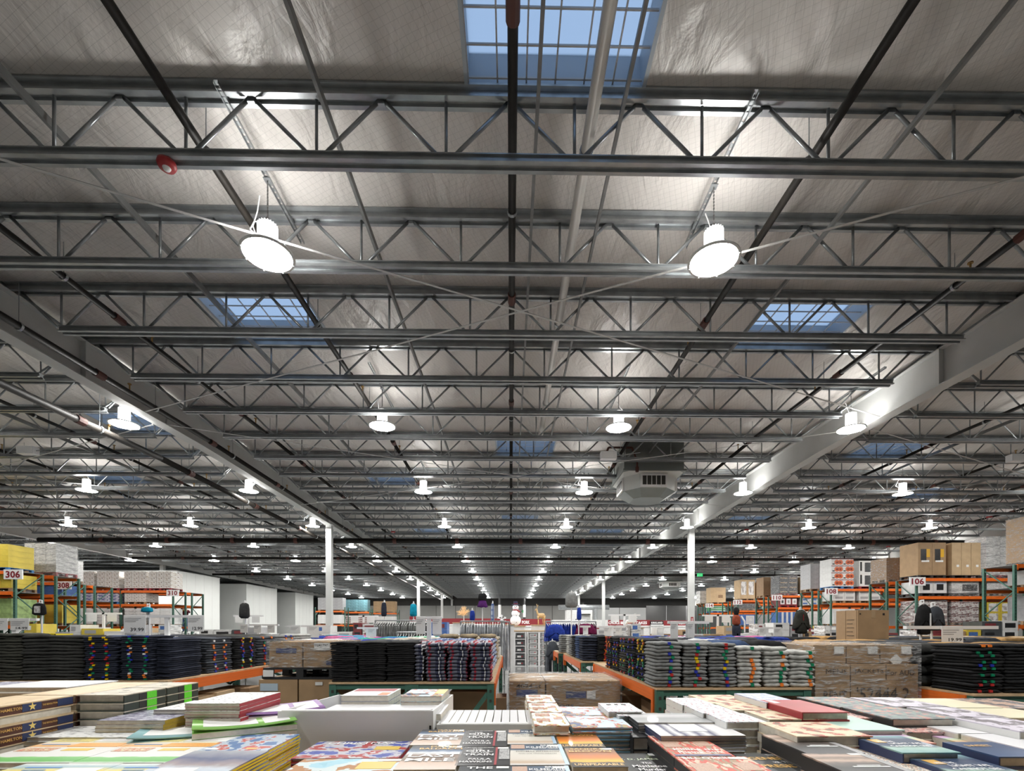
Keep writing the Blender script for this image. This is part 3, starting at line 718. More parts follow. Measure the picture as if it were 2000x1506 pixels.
x, y, z = on('106', 0, 0, 1); load(x, y, z, 1.12, .95, .62, 2, 1, WC, 'white carton with a dark appliance picture', 'on the middle level of rack 106', 'black', [('picture', P1, .25, .75, .25, .75), ('pale_sky', mat('print_pale_blue', (.5, .55, .65), .5), .1, .9, .75, .92)])
x, y, z = on('106', 0, 1, 1); load(x, y, z, 1.12, .95, .6, 1, 1, GREY_W, 'clear wrapped bundle with a dark panel', 'on the middle level of rack 106', 'black', [('dark_panel', P1, .4, .95, .2, .75)], wrap=True)
x, y, z = on('106', 0, 0, 0); load(x, y, z, 1.15, .95, 1.02, 2, 4, MARP, 'maroon and white case', 'on the lower level of rack 106', 'wood', wrap=True)
x, y, z = on('106', 0, 1, 0); load(x, y, z, 1.12, .95, .98, 2, 3, MARP, 'wrapped maroon case', 'lower level of rack 106 by the second post', 'wood', wrap=True)
x, y, z = on('106', 1, 0, 1); load(x, y, z, 1.1, .95, .6, 2, 3, WC, 'white packet', 'second bay, middle level of rack 106', 'wood', wrap=True)
x, y, z = on('106', 1, 0, 0); load(x, y, z, 1.1, .95, .95, 2, 2, YC, 'yellow edged carton', 'second bay, lower level of rack 106', 'wood', [('picture', PIC, .15, .85, .1, .9)])
x, y, z = on('106', 0, 0, -1); load(x, y, z, 1.1, .95, 1.2, 2, 3, WC, 'white carton with a red appliance picture', 'on the floor level of rack 106', 'wood', [('picture', RC, .2, .8, .2, .7)])
x, y, z = on('106', 0, 1, -1); load(x, y, z, 1.1, .95, 1.2, 3, 3, DKC, 'black and amber coffee maker carton', 'on the floor level of rack 106', 'wood', [('picture', PIC, .2, .8, .2, .8)])
load(17.3, 15.36, LV[2] + .065, 1.2, .95, 1.6, 2, 3, BROWN, 'wrapped brown case', 'on top of the edge rack', 'black', wrap=True)
load(17.3, 15.36, LV[1] + .065, 1.1, .95, .6, 2, 2, WC, 'white printed case', 'middle level of the edge rack', 'wood', [('picture', RC, .2, .6, .2, .7)])
load(17.3, 15.36, LV[0] + .065, 1.1, .95, .95, 2, 2, GC, 'grey case', 'lower level of the edge rack', 'wood')
# rack 108
x, y, z = on('108', 0, 0, 2); load(x - .1, y, z, 1.15, .95, 1.55, 2, 4, WC, 'white carton with an orange round picture', 'on top of rack 108', 'blue', [('orange_disc', DISC, .38, .62, .12, .85), ('orange_disc', DISC, .7, .94, .12, .85), ('dark_disc', RC, .38, .62, .34, .62), ('dark_disc', RC, .7, .94, .34, .62), ('print', INK, .1, .3, .15, .3), ('red_edge', RC, .0, 1, .9, .99)])
x, y, z = on('108', 0, 1, 2); load(x + .05, y, z, 1.2, .95, 1.45, 1, 2, WC, 'large white carton with a charcoal machine picture', 'on top of rack 108', 'red', [('machine_picture', DKC, .25, .95, .12, .85), ('print', INK, .05, .13, .2, .9)])
load(XR0 + .4, y + 1.6, z, .9, .95, 1.5, 2, 5, GC, 'small grey printed case', 'at the back corner on top of rack 108', 'wood')
x, y, z = on('108', 1, 0, 2); load(x, y, z, 1.15, .95, 1.2, 2, 3, BROWN, 'brown shipping case', 'second bay on top of rack 108', 'wood')
for hf, nm in ((0, 'first'), (1, 'second')):
    x, y, z = on('108', 0, hf, 1); load(x, y, z, 1.12, .95, .64, 2, 2, WC, 'open white tray of packs', '%s pallet, middle level of rack 108' % nm, 'wood', [('tray_cutout', GC, .15, .85, .35, .8)])
    x, y, z = on('108', 0, hf, 0); load(x, y, z, 1.12, .95, .9, 3, 4, [WC, GC][hf], ['plain white case', 'grey glass pack'][hf], '%s pallet, lower level of rack 108' % nm, 'wood')
# rack 110
x, y, z = on('110', 0, 0, 2); load(x, y, z, 1.15, .95, 1.25, 2, 4, DKC, 'dark wrapped furniture pack', 'on top of rack 110', 'red', [('pale_slats', BROWN_L, .15, .9, .3, .45)], wrap=True)
x, y, z = on('110', 0, 1, 2); load(x, y, z, 1.1, .95, 1.15, 1, 1, BROWN, 'single big brown carton', 'on top of rack 110', 'black')
load(XR0 + .5, rowY['110'] + 1.6, LV[2] + .065, 1.0, .95, 1.3, 1, 2, BROWN_D, 'brown carton', 'back corner on top of rack 110', 'wood')
x, y, z = on('110', 0, 0, 1); load(x, y, z, 1.12, .95, .58, 3, 1, RC, 'red carton with a white helmet picture', 'on the middle level of rack 110', 'red', [('white_panel', INK_W, .2, .9, .15, .9), ('dark_shape', INK, .4, .75, .3, .7)])
x, y, z = on('110', 0, 1, 1); load(x, y, z, 1.12, .95, .6, 2, 2, GREY_W, 'pale blue wrapped pack', 'on the middle level of rack 110', 'wood', [('blue_panel', BC, .3, .8, .3, .7)])
x, y, z = on('110', 0, 0, 0); load(x, y, z, 1.12, .95, .9, 4, 1, BC, 'blue and white tall pack', 'on the lower level of rack 110', 'wood', [('white_side', WC, .55, 1, 0, 1)])
x, y, z = on('110', 0, 1, 0); load(x, y, z, 1.12, .95, .95, 2, 4, WC, 'white bulk case', 'on the lower level of rack 110', 'wood')
# rack 112, 114
x, y, z = on('112', 0, 0, 2); load(x, y, z, 1.1, .95, 1.5, 2, 1, BROWN_L, 'brown carton with a tall white figure picture', 'on top of rack 112', 'wood', [('figure_picture', PIC, .15, .85, .2, .9)])
x, y, z = on('112', 0, 1, 2); load(x - .15, y, z, .9, .95, 1.3, 2, 2, BROWN, 'brown carton with white labels', 'on top of rack 112', 'wood', [('label', LABEL, .3, .7, .5, .75)])
x, y, z = on('112', 0, 0, 1); load(x, y, z, 1.1, .95, .5, 3, 1, DKC, 'dark wrapped pack', 'on the middle level of rack 112', 'wood', wrap=True)
x, y, z = on('112', 0, 0, 0); load(x, y, z, 1.1, .95, .9, 1, 1, BC, 'navy carton with a white star emblem', 'on the lower level of rack 112', 'wood', [('white_frame', WC, .4, .95, .1, .9), ('navy_panel', BC, .46, .9, .18, .82), ('white_bloom', INK_W, .6, .78, .4, .6)])
x, y, z = on('112', 0, 1, 0); load(x, y, z, 1.1, .95, .9, 2, 3, GC, 'grey case', 'on the lower level of rack 112', 'wood')
x, y, z = on('114', 0, 0, 2); load(x, y, z, 1.25, .95, 1.35, 1, 1, BROWN_L, 'large pale brown carton', 'on top of rack 114', 'wood', [('side_print', BROWN_D, .5, .8, .3, .5)])
load(XR0 + .2, rowY['114'] + 1.55, LV[2] + .065, .8, .9, 1.2, 1, 3, GREY_W, 'grey wrapped case', 'back corner on top of rack 114', 'wood')
x, y, z = on('114', 0, 0, 1); load(x, y, z, 1.15, .95, .64, 1, 3, GRC, 'green and white case', 'on the middle level of rack 114', 'blue', [('white_band', WC, .0, 1, .05, .35)])
x, y, z = on('114', 0, 1, 0); load(x, y, z, 1.15, .95, .8, 2, 3, WC, 'white case', 'on the lower level of rack 114', 'wood')
# left side: 306, 308, 310
r306 = (17.6, -17.45); r308 = (22.0, -19.65); r310 = (26.6, -18.05)
rack('green and orange rack signed 306, topped by yellow cases', r306[1], r306[0], 2, 2.75, LV, -1, '306')
rack('green and orange rack signed 308, topped by teal bottles and white sacks', r308[1], r308[0], 2, 2.75, LV, -1, '308')
rack('long green and orange rack signed 310 with brown and white packs', r310[1], r310[0], 3, 2.75, LV, -1, '310')
def onl(r, b, half, lev): return r[1] - b * 2.75 - (.72 if half == 0 else 2.03), r[0] + .03, (LV[lev] + .065 if lev >= 0 else 0)
x, y, z = onl(r306, 0, 0, 2); load(x + .1, y + 1.55, z, 1.2, .95, 1.25, 3, 5, GREY_W, 'white wrapped bale', 'end pallet on top of rack 306', 'red', wrap=True)
x, y, z = onl(r306, 0, 1, 2); load(x, y, z, 1.15, .95, 1.05, 2, 4, YC, 'yellow case', 'on top of rack 306', 'blue', wrap=True)
x, y, z = onl(r306, 0, 0, 2); load(x - .1, y, z, 1.1, .95, .95, 2, 4, YC, 'pale yellow case', 'front pallet on top of rack 306', 'blue')
for i, (hf, lv, m, w) in enumerate(((0, 1, YC, 'yellow pack'), (1, 1, YC, 'bright yellow pack'), (0, 0, LGC, 'lime green pack'), (1, 0, BROWN_D, 'brown pack'), (0, -1, WC, 'white case'), (1, -1, RC, 'red case'))):
    x, y, z = onl(r306, 0, hf, lv); load(x, y, z, 1.12, .95, [.62, .62, .95, .95, 1.1, 1.1][i], 3, 3, m, w, 'on rack 306', 'wood')
    x, y, z = onl(r308, 0, hf, lv); load(x, y, z, 1.12, .95, [.62, .62, .95, .95, 1.1, 1.1][i], 3, 3, [BC, GC, YC, PUR, WC, WC][i], ['blue pack', 'grey pack', 'amber pack', 'purple pack', 'plain white case', 'white toilet roll case'][i], 'on rack 308', 'wood')
x, y, z = onl(r308, 0, 0, 2); load(x + .1, y, z, 1.15, .95, 1.05, 2, 6, WC, 'bulging white sack pack', 'end pallet on top of rack 308', 'wood', wrap=True)
x, y, z = onl(r308, 0, 1, 2); load(x, y, z, 1.15, .95, 1.15, 3, 4, TC, 'teal bottle case', 'on top of rack 308', 'blue', wrap=True)
x, y, z = onl(r308, 1, 0, 2); load(x, y, z, 1.15, .95, 1.1, 3, 4, WC, 'white and teal case', 'second bay on top of rack 308', 'blue')
for b in range(3):
    for hf in (0, 1):
        x, y, z = onl(r310, b, hf, 2); n = ORD(2 * b + hf)
        if (b, hf) == (2, 1): load(x, y, z, 1.15, .95, 1.0, 2, 4, PIC, 'white speckled case', '%s pallet along on top of rack 310' % n, 'red')
        else: load(x, y, z, 1.18, .95, 1.02, 3, 4, EGG, 'brown and white bundled pack', '%s pallet along on top of rack 310' % n, 'red')
        x, y, z = onl(r310, b, hf, 1)
        if (b, hf) == (0, 0): pass
        elif b == 0: load(x, y, z, 1.15, .95, .6, 3, 3, EGG, 'brown and white bundled pack', 'middle level of rack 310', 'wood')
        else: load(x, y, z, 1.16, .95, .62, 2, 3, NAVP, 'white and navy water case', '%s pallet along, middle level of rack 310' % n, 'blue')
        x, y, z = onl(r310, b, hf, 0); load(x, y, z, 1.15, .95, .95, 2, 5, [WC, GREY_W][(b + hf) % 2], ['flat white case', 'grey lidded tray'][(b + hf) % 2], '%s pallet along, lower level of rack 310' % n, 'wood')

# ------------------------------------------------------------------ folded clothes
def folded_mesh(name, w, d, t, m, seed, nx=9, ny=6, lump=.12):
    """one folded garment: a soft pad with a rounded fold all round and a wavy top"""
    rg = random.Random(seed); ph = [rg.uniform(0, 6) for _ in range(6)]; vs = []; fs = []; rr = min(t * .45, w * .2, d * .2)
    def P(u, v, lev):
        sx, sy = 1 + .015 * math.sin(v * 3 + ph[2]), 1 + .02 * math.sin(u * 4 + ph[3])
        e = max(abs(u), abs(v)); ins = 0 if lev == 0 else rr
        x = u * (w / 2 - (ins if abs(u) > .99 else ins * abs(u))) * sx; y = v * (d / 2 - (ins if abs(v) > .99 else ins * abs(v))) * sy
        if abs(u) > .99 and abs(v) > .99: x *= .985; y *= .985
        wav = min(lump * t, .005) * math.sin(u * 3 + ph[0]) * math.cos(v * 2.3 + ph[1]) + min(.06 * t, .003) * math.sin(u * 9 + ph[4])
        z = t / 2 + (0 if lev == 0 else lev * t * (.5 if e < .99 else .44)) + wav
        return (x, y, z)
    g = {}
    for lev in (1, -1):
        for j in range(ny + 1):
            for i in range(nx + 1): g[lev, i, j] = len(vs); vs.append(P(2 * i / nx - 1, 2 * j / ny - 1, lev))
    rim = [(i, 0) for i in range(nx)] + [(nx, j) for j in range(ny)] + [(i, ny) for i in range(nx, 0, -1)] + [(0, j) for j in range(ny, 0, -1)]
    for q in rim: g[0, q[0], q[1]] = len(vs); vs.append(P(2 * q[0] / nx - 1, 2 * q[1] / ny - 1, 0))
    for j in range(ny):
        for i in range(nx):
            fs.append((g[1, i, j], g[1, i + 1, j], g[1, i + 1, j + 1], g[1, i, j + 1])); fs.append((g[-1, i, j], g[-1, i, j + 1], g[-1, i + 1, j + 1], g[-1, i + 1, j]))
    for a, b_ in zip(rim, rim[1:] + rim[:1]):
        fs.append((g[-1, a[0], a[1]], g[-1, b_[0], b_[1]], g[0, b_[0], b_[1]], g[0, a[0], a[1]])); fs.append((g[0, a[0], a[1]], g[0, b_[0], b_[1]], g[1, b_[0], b_[1]], g[1, a[0], a[1]]))
    mb = MB(); mb.add(vs, fs)
    return mb.mesh(name, m, True)
def cloth(name, col, noise=.25, scale=14, bump=.4):
    return mat('cloth_' + name, col, .9, 0, noise, scale, bump, spec=.15)
CL = {k: cloth(k, c) for k, c in dict(charcoal=(.042, .042, .040), black=(.019, .019, .020), navy=(.026, .03, .046), slate=(.06, .066, .078), grey=(.215, .22, .216), pale=(.46, .46, .435), stone=(.42, .38, .31), khaki=(.28, .22, .14), green=(.05, .35, .15), turq=(.01, .28, .42),
      blue=(.02, .045, .28), red=(.28, .02, .04), pink=(.45, .12, .25), white=(.62, .62, .62), purple=(.12, .03, .18), olive=(.05, .05, .042), maroon=(.12, .01, .05), tan=(.42, .25, .1), denim=(.05, .08, .16)).items()}
def plaid(name, base, a, b_, sc):
    m, nt, b = new_mat('cloth_' + name)
    tc = N(nt, 'ShaderNodeTexCoord'); sx = N(nt, 'ShaderNodeSeparateXYZ'); nt.links.new(tc.outputs['Object'], sx.inputs[0])
    def stripe(out, freq, w, ph):
        m1 = N(nt, 'ShaderNodeMath', operation='MULTIPLY_ADD'); m1.inputs[1].default_value = freq; m1.inputs[2].default_value = ph + 50
        fr = N(nt, 'ShaderNodeMath', operation='FRACT'); lt = N(nt, 'ShaderNodeMath', operation='LESS_THAN'); lt.inputs[1].default_value = w
        nt.links.new(out, m1.inputs[0]); nt.links.new(m1.outputs[0], fr.inputs[0]); nt.links.new(fr.outputs[0], lt.inputs[0]); return lt.outputs[0]
    col = None
    for out, fq, w, ph, c, fac in ((sx.outputs[0], sc, .38, 0, a, .8), (sx.outputs[1], sc, .4, .1, a, .75), (sx.outputs[0], sc, .14, .45, b_, .9), (sx.outputs[1], sc, .15, .5, b_, .9), (sx.outputs[2], sc * 1.1, .35, .2, a, .6), (sx.outputs[0], sc, .06, .8, (.7, .7, .7), .8)):
        mx = N(nt, 'ShaderNodeMixRGB'); mx.inputs[1].default_value = (*base, 1); mx.inputs[2].default_value = (*c, 1)
        k = N(nt, 'ShaderNodeMath', operation='MULTIPLY'); k.inputs[1].default_value = fac; nt.links.new(stripe(out, fq, w, ph), k.inputs[0]); nt.links.new(k.outputs[0], mx.inputs[0])
        if col: nt.links.new(col, mx.inputs[1])
        col = mx.outputs[0]
    nt.links.new(col, b.inputs['Base Color']); b.inputs['Roughness'].default_value = .9; b.inputs['Specular IOR Level'].default_value = .1
    CL[name] = m
plaid('plaid_red', (.50, .52, .56), (.025, .028, .06), (.30, .02, .03), 6.0)
plaid('plaid_blue', (.5, .55, .62), (.05, .10, .28), (.05, .07, .2), 6.0)
STK = {k: mat('sticker_' + k, c, .45) for k, c in dict(blue=(.015, .03, .35), red=(.42, .02, .02), green=(.0, .2, .09), yellow=(.75, .5, .0), orange=(.8, .2, .02), white=(.7, .7, .7), purple=(.12, .05, .3)).items()}
FOLD = {}; STKM = {}
def garments(kind, noun, where, x, y, z, w, d, n, t, color, stickers=None, rotz=0, jit=.012, sw=.028, tw=1.0, group=None, ang=0.02, face=0):
    """a pile of n folded garments with its front edge at y"""
    key = (kind, w, d, t, color)
    if key not in FOLD: FOLD[key] = [folded_mesh(kind, w, d, t * 1.04, CL[color], 11 * q + len(FOLD), lump=.14) for q in range(3)]
    noun = noun.replace('turq ', 'turquoise ')
    if kind == 'folded_sweater': kind = {'black': 'folded_dark_sweater', 'navy': 'folded_navy_sweater', 'charcoal': 'folded_dark_sweater'}.get(color, kind)  # name goes by colour alone; all of these are sweaters
    if kind == 'folded_trousers': kind = {'denim': 'folded_blue_trousers', 'navy': 'folded_blue_trousers', 'khaki': 'folded_tan_trousers', 'stone': 'folded_tan_trousers', 'tan': 'folded_tan_trousers', 'charcoal': 'folded_grey_trousers', 'slate': 'folded_grey_trousers', 'grey': 'folded_grey_trousers'}.get(color, kind)  # trousers all, told apart in name only by cloth colour
    for i in range(n):
        lab = '%s, %s up, %s' % (noun, ORD(i), where)
        o = tag(put(kind, FOLD[key][(i * 7 + int(R() * 3)) % 3], None, (x + (R() - .5) * jit * 2, y + d / 2 * math.cos(rotz) + (R() - .5) * jit * 2, z + t * .0 + i * t), rotz + (R() - .5) * ang * 2), lab, noun.split()[-1] if noun.split()[-1] in ('sweater', 'shirt', 'trousers', 'jeans') else 'clothes', group or noun + ' piled ' + where)
        if stickers and R() < stickers[1]:
            c = stickers[0][int(R() * len(stickers[0]))]
            k2 = (c, round(t, 3), sw)
            if k2 not in STKM: STKM[k2] = MB().box(-sw / 2, sw / 2, -.006, .006, t * .22, t * .92).box(-sw / 2, sw / 2, 0, .05, t * .9, t * 1.02).mesh('size_sticker', STK[c])
            offs = stickers[2] if len(stickers) > 2 else [0]
            for xo in offs:
                if face:
                    q = put('size_sticker', STKM[k2], o, (face * w / 2, xo * d + (R() - .5) * .05, 0), face * PI / 2)
                else: put('size_sticker', STKM[k2], o, (xo * w + (R() - .5) * .03, -d / 2 * 1.0, 0))
def clothes_table(label, x0, x1, y0, y1, z=.75, side_left=True, side_right=True, frames=2):
    """low merchandise table made from green rack frames, orange side beams and a plywood top"""
    t = thing('merchandise_table', label, 'table', ((x0 + x1) / 2, y0, 0)); w = (x1 - x0) / 2; d = y1 - y0
    MB().box(-w, w, 0, d, z - .018, z).build('plywood_top', WOOD, t)
    pm = MB().box(-.035, .035, -.03, .03, 0, z - .02).mesh('post', GREEN); hm = MB()
    for i in range(int(z / .1)): hm.box(-.012, .012, -.033, -.029, .04 + i * .1, .07 + i * .1)
    hm = hm.mesh('post_slots', GRILL)
    xs = []
    for i in range(frames):
        a = -w + 2 * w * i / frames; b_ = -w + 2 * w * (i + 1) / frames
        xs += [(a + .035, b_ - .035)]
    for ye in (.04, d - .04):
        for a, b_ in xs:
            for X in (a, b_):
                p = put('post', pm, t, (X, ye, 0)); put('post_slots', hm, p)
            ubox('cross_rail', GREEN, t, a + .03, b_ - .03, ye - .02, ye + .02, z - .075, z - .022)
            MB().bar((a + .03, ye, z - .12), ((a + b_) / 2, ye, .15), .03, .045).build('brace', GREEN, t); MB().bar((b_ - .03, ye, z - .12), ((a + b_) / 2, ye, .15), .03, .045).build('brace', GREEN, t)
    for X, s in ((-w + .012, side_left), (w - .012, side_right)):
        if s:
            ubox('side_beam', ORANGE, t, X - .02, X + .02, .08, d - .08, z - .13, z - .02)
            for ye in (.1, d - .1): ubox('beam_connector', ORANGE, t, X - .028, X + .028, ye - .03, ye + .03, z - .25, z - .02)
    return t
TZ = .752
# table of dark trousers and navy tops
clothes_table('green framed table of dark trousers and navy tops beside the orange beam', -6.6, -3.62, 5.25, 10.4, side_left=False)
for i, (px0, px1, n, t, cl, noun, st) in enumerate(((-70, -8, 14, .031, 'red', 'red fleece sweater', None), (-5, 60, 16, .031, 'olive', 'dark olive trousers', None), (58, 176, 14, .034, 'charcoal', 'charcoal wide trousers', None),
        (177, 240, 22, .021, 'navy', 'navy thin sweater', (['red', 'yellow', 'blue', 'green', 'red'], .7, [-.25, .2])), (246, 308, 23, .0205, 'navy', 'navy zip sweater', (['green', 'blue', 'orange', 'white', 'green'], .7, [-.2, .3])))):
    a, _ = WD(px0, 5.3); b_, _ = WD(px1, 5.3); w = b_ - a - .012
    garments('folded_trousers' if 'trousers' in noun else 'folded_sweater', noun, 'front row left of the orange beam', (a + b_) / 2, 5.28 - a * TH * 0, TZ, round(w, 2), .36, n, t, cl, st)
for i, (yy, cl, n, t, noun, st) in enumerate(((5.36, 'navy', 20, .022, 'plain navy sweater', None), (6.02, 'slate', 15, .029, 'slate flecked sweater', (['red', 'blue', 'green', 'white', 'orange'], .8, [-.2, .2])), (6.62, 'black', 17, .025, 'black striped sweater', (['green', 'white', 'red', 'yellow', 'blue'], .9, [-.15, .25])),
        (7.25, 'slate', 11, .039, 'slate round sweater', (['orange', 'blue', 'green', 'red'], .8, [-.2, .25])), (7.95, 'grey', 11, .040, 'grey round sweater', (['orange', 'blue', 'red'], .8, [-.2, .2])), (8.65, 'pale', 11, .041, 'pale grey sweater', (['blue', 'red'], .5)))):
    garments('folded_sweater', noun, 'receding along the orange beam', -3.85 if i == 0 else -3.86, yy, TZ, .36, .55, n, t, cl, st, sw=.035, face=1)
for r in range(6):
    for c in range(4):
        cl = ['olive', 'charcoal', 'charcoal', 'denim', 'navy', 'black'][(r + c) % 6]
        garments('folded_trousers', cl + ' flat trousers', 'row %s behind the dark piles, pile %s' % (ORD(r), ORD(c)), -6.3 + c * .62, 5.8 + r * .72, TZ, .55, .62, 4, .108, cl)
# table of black trousers and plaid shirts
clothes_table('green framed table of black trousers and plaid shirts in mid store', -1.86, -.17, 5.06, 10.2, side_left=False, frames=2)
for i, (px0, px1, n, t) in enumerate(((650, 702, 19, .0215), (702, 757, 19, .0215), (757, 812, 19, .0215))):
    a, _ = WD(px0, 5.15); b_, _ = WD(px1, 5.15)
    garments('folded_trousers', 'black thin trousers', '%s black pile beside the wrapped pallet' % ORD(i), (a + b_) / 2, 5.1, TZ, round(b_ - a - .006, 2), .4, n, t, 'black')
for i, (px0, px1) in enumerate(((832, 873), (874, 917), (918, 962))):
    a, _ = WD(px0, 5.15); b_, _ = WD(px1, 5.15)
    garments('folded_shirt', 'red and navy plaid shirt', '%s plaid pile facing the books' % ORD(i), (a + b_) / 2, 5.1, TZ, round(b_ - a - .006, 2), .32, 11, .036, 'plaid_red')
a, _ = WD(820, 5.15); garments('folded_shirt', 'sideways plaid shirt', 'narrow pile beside the black trousers', a, 5.12, TZ, .10, .3, 10, .038, 'plaid_red')
for r in range(7):
    cl = ['plaid_red', 'plaid_blue', 'plaid_blue', 'khaki', 'khaki', 'stone', 'stone'][r]
    for c in range(3):
        garments('folded_shirt' if 'plaid' in cl else 'folded_trousers', {'plaid_red': 'red plaid shirt', 'plaid_blue': 'blue plaid shirt', 'khaki': 'khaki trousers', 'stone': 'stone coloured trousers'}[cl], 'aisle side row %s, pile %s' % (ORD(r), ORD(c)), -.34 - c * .30, 5.50 + r * .64, TZ, .27, .56, 7 if r < 4 else 6, .058 if r < 3 else .066, cl)
    for c in range(2):
        c2 = ['charcoal', 'slate', 'stone', 'stone', 'white', 'green', 'white'][r]
        garments('folded_trousers', c2 + ' soft trousers', 'behind the black piles, row %s pile %s' % (ORD(r), ORD(c)), -1.25 - c * .4, 5.58 + r * .64, TZ, .36, .56, 4, .1, c2)
# grey sweater table
clothes_table('green framed table of grey sweaters with an orange side beam', 1.35, 2.80, 4.52, 8.0, side_right=False)
for i, (px0, px1, n, t, cl, st) in enumerate(((1274, 1329, 13, .0325, 'grey', (['blue', 'green', 'red', 'green', 'blue'], .95, [.1])), (1331, 1380, 13, .0318, 'grey', (['red', 'yellow', 'blue', 'green', 'red'], .95, [.05])), (1382, 1436, 13, .0316, 'grey', (['green', 'blue', 'red', 'yellow', 'green'], .95, [.1])),
        (1438, 1487, 10, .038, 'pale', (['orange', 'orange', 'green'], .7, [.1])), (1489, 1538, 10, .0375, 'pale', (['orange', 'green', 'green'], .7, [.2])), (1540, 1590, 9, .0375, 'pale', (['green', 'green', 'orange'], .85, [.3])))):
    a, _ = WD(px0, 4.62); b_, _ = WD(px1, 4.62)
    garments('folded_sweater', ['heather grey sweater', 'heather grey sweater', 'heather grey sweater', 'pale grey sweater', 'pale grey sweater', 'pale grey sweater'][i], '%s pile from the orange beam' % ORD(i), (a + b_) / 2, 4.55, TZ, round(b_ - a - .004, 2), .36, n, t, cl, st)
for i in range(5):
    garments('folded_sweater', ['black tagged sweater', 'black fleece sweater'][i % 2], 'receding black pile %s above the orange beam' % ORD(i), 1.54, 4.98 + i * .42, TZ, .34, .38, 15, .029, 'black' if i != 2 else 'charcoal', (['blue', 'orange', 'green', 'yellow', 'red', 'blue'], .7, [-.25, .2]), sw=.028, face=-1)
for r in range(5):
    for c in range(3):
        cl = ['grey', 'denim', 'black', 'white', 'slate', 'navy', 'blue'][(r * 2 + c) % 7]
        garments('folded_trousers', cl + ' folded trousers', 'behind the grey sweaters, row %s pile %s' % (ORD(r), ORD(c)), 1.95 + c * .36, 5.0 + r * .6, TZ, .34, .52, 4, .105, cl)
# second table along the aisle
clothes_table('smaller green framed table of dark tops farther along the aisle', 1.18, 2.6, 7.75 + .4, 10.9, side_right=False, frames=1)
for i, (x, cl, noun) in enumerate(((1.62, 'black', 'black thin sweater'), (1.95, 'black', 'black flat sweater'))):
    garments('folded_sweater', noun, 'on the smaller table beyond the orange beam', x, 8.18, TZ, .32, .4, 20, .021, cl, (['red', 'orange', 'red'], .95, [-.1, .12]) if i == 0 else None, sw=.03)
for r in range(5):
    garments('folded_sweater', ['navy ribbed sweater', 'denim blue sweater', 'black ribbed sweater', 'grey ribbed sweater', 'pale ribbed sweater'][r], 'down the aisle edge of the smaller table', 1.36, 8.3 + r * .5, TZ, .3, .45, 10, .041, ['navy', 'denim', 'black', 'grey', 'pale'][r])
clothes_table('farthest green framed table by the blue fleeces', 1.1, 2.3, 11.2, 12.5, side_right=False, frames=1)
for r in range(3): garments('folded_sweater', 'light grey sweater', 'on the farthest table, pile %s' % ORD(r), 1.3 + r * .36, 11.25, TZ, .32, .5, 9, .045, ['grey', 'pale', 'slate'][r])
# black sweatshirts at the frame edge
clothes_table('green framed table of black sweatshirts with an orange end', 3.89, 6.2, 4.06, 6.75, side_right=False)
for i, (px0, px1, n, t, st) in enumerate(((1820, 1905, 15, .0275, (['green', 'orange', 'red', 'blue', 'green', 'green'], .7, [-.2, .1])), (1908, 1965, 15, .0275, None), (1968, 2060, 15, .0275, None))):
    a, _ = WD(px0, 4.18); b_, _ = WD(px1, 4.18)
    if i == 0: a = 3.91; b_ = 4.19
    if i == 1: a = 4.2; b_ = 4.46
    if i == 2: a = 4.47; b_ = 4.86
    garments('folded_sweater', ['black tagged sweater', 'plain black sweater', 'plain black wide sweater'][i], 'pile %s from the orange table end' % ORD(i), (a + b_) / 2, 4.1, TZ, round(b_ - a - .006, 2), .42, n, t, 'black', st)
for r in range(3):
    for c in range(4):
        cl = ['charcoal', 'black', 'tan', 'slate', 'tan', 'navy'][(r + 2 * c) % 6]
        garments('folded_trousers', cl + ' soft trousers', 'behind the black sweaters, row %s pile %s' % (ORD(r), ORD(c)), 4.05 + c * .5, 4.6 + r * .72, TZ, .45, .62, 4, .1, cl)
# long back rows of folded clothes
for q, (tx0, tx1, ty0, ty1, nm, cls) in enumerate(((-3.3, -2.05, 7.4, 10.9, 'bright tops between dark trousers and plaid shirts', ['turq', 'white', 'blue', 'purple', 'pink', 'green']), (-8.6, -3.6, 11.0, 13.8, 'blue and pink tops before the price signs', ['turq', 'blue', 'pink', 'black', 'white', 'navy']),
        (3.0, 6.4, 9.4, 12.6, 'mixed tops behind the big brown carton', ['white', 'blue', 'black', 'pink', 'slate', 'navy']), (6.9, 11.5, 9.2, 12.2, 'tan and grey trousers before rack 106', ['tan', 'slate', 'charcoal', 'tan', 'black', 'stone']))):
    clothes_table('green framed table of ' + nm, tx0, tx1, ty0, ty1, frames=2 if tx1 - tx0 > 2 else 1)
    nx = int((tx1 - tx0) / .62); ny = int((ty1 - ty0) / .8)
    for r in range(ny):
        for c in range(nx):
            cl = cls[(r * 3 + c * 2 + int(R() * 2)) % len(cls)]
            garments('folded_clothes', cl + ' clothes', 'row %s pile %s, %s' % (ORD(r), ORD(c), nm), tx0 + .33 + c * .62, ty0 + .03 + r * .8, TZ, .55, .7, 3, .125, cl, group='folded ' + nm)
# ------------------------------------------------------------------ wrapped pallets on the floor
def wrapped(label, x0, x1, y0, y1, z0, z1):
    f = MB().box(x0 - .012, x1 + .012, y0 - .012, y1 + .012, z0, z1 + .012).mesh('stretch_wrap', FILM)
    o = put('stretch_wrap', f); return tag(o, label, 'stretch film')
WRIT = mat('marker_ink', (.05, .035, .025), .6)
BIN = mat('grey_plastic_bin', (.42, .43, .43), .35, 0, .05, 3)
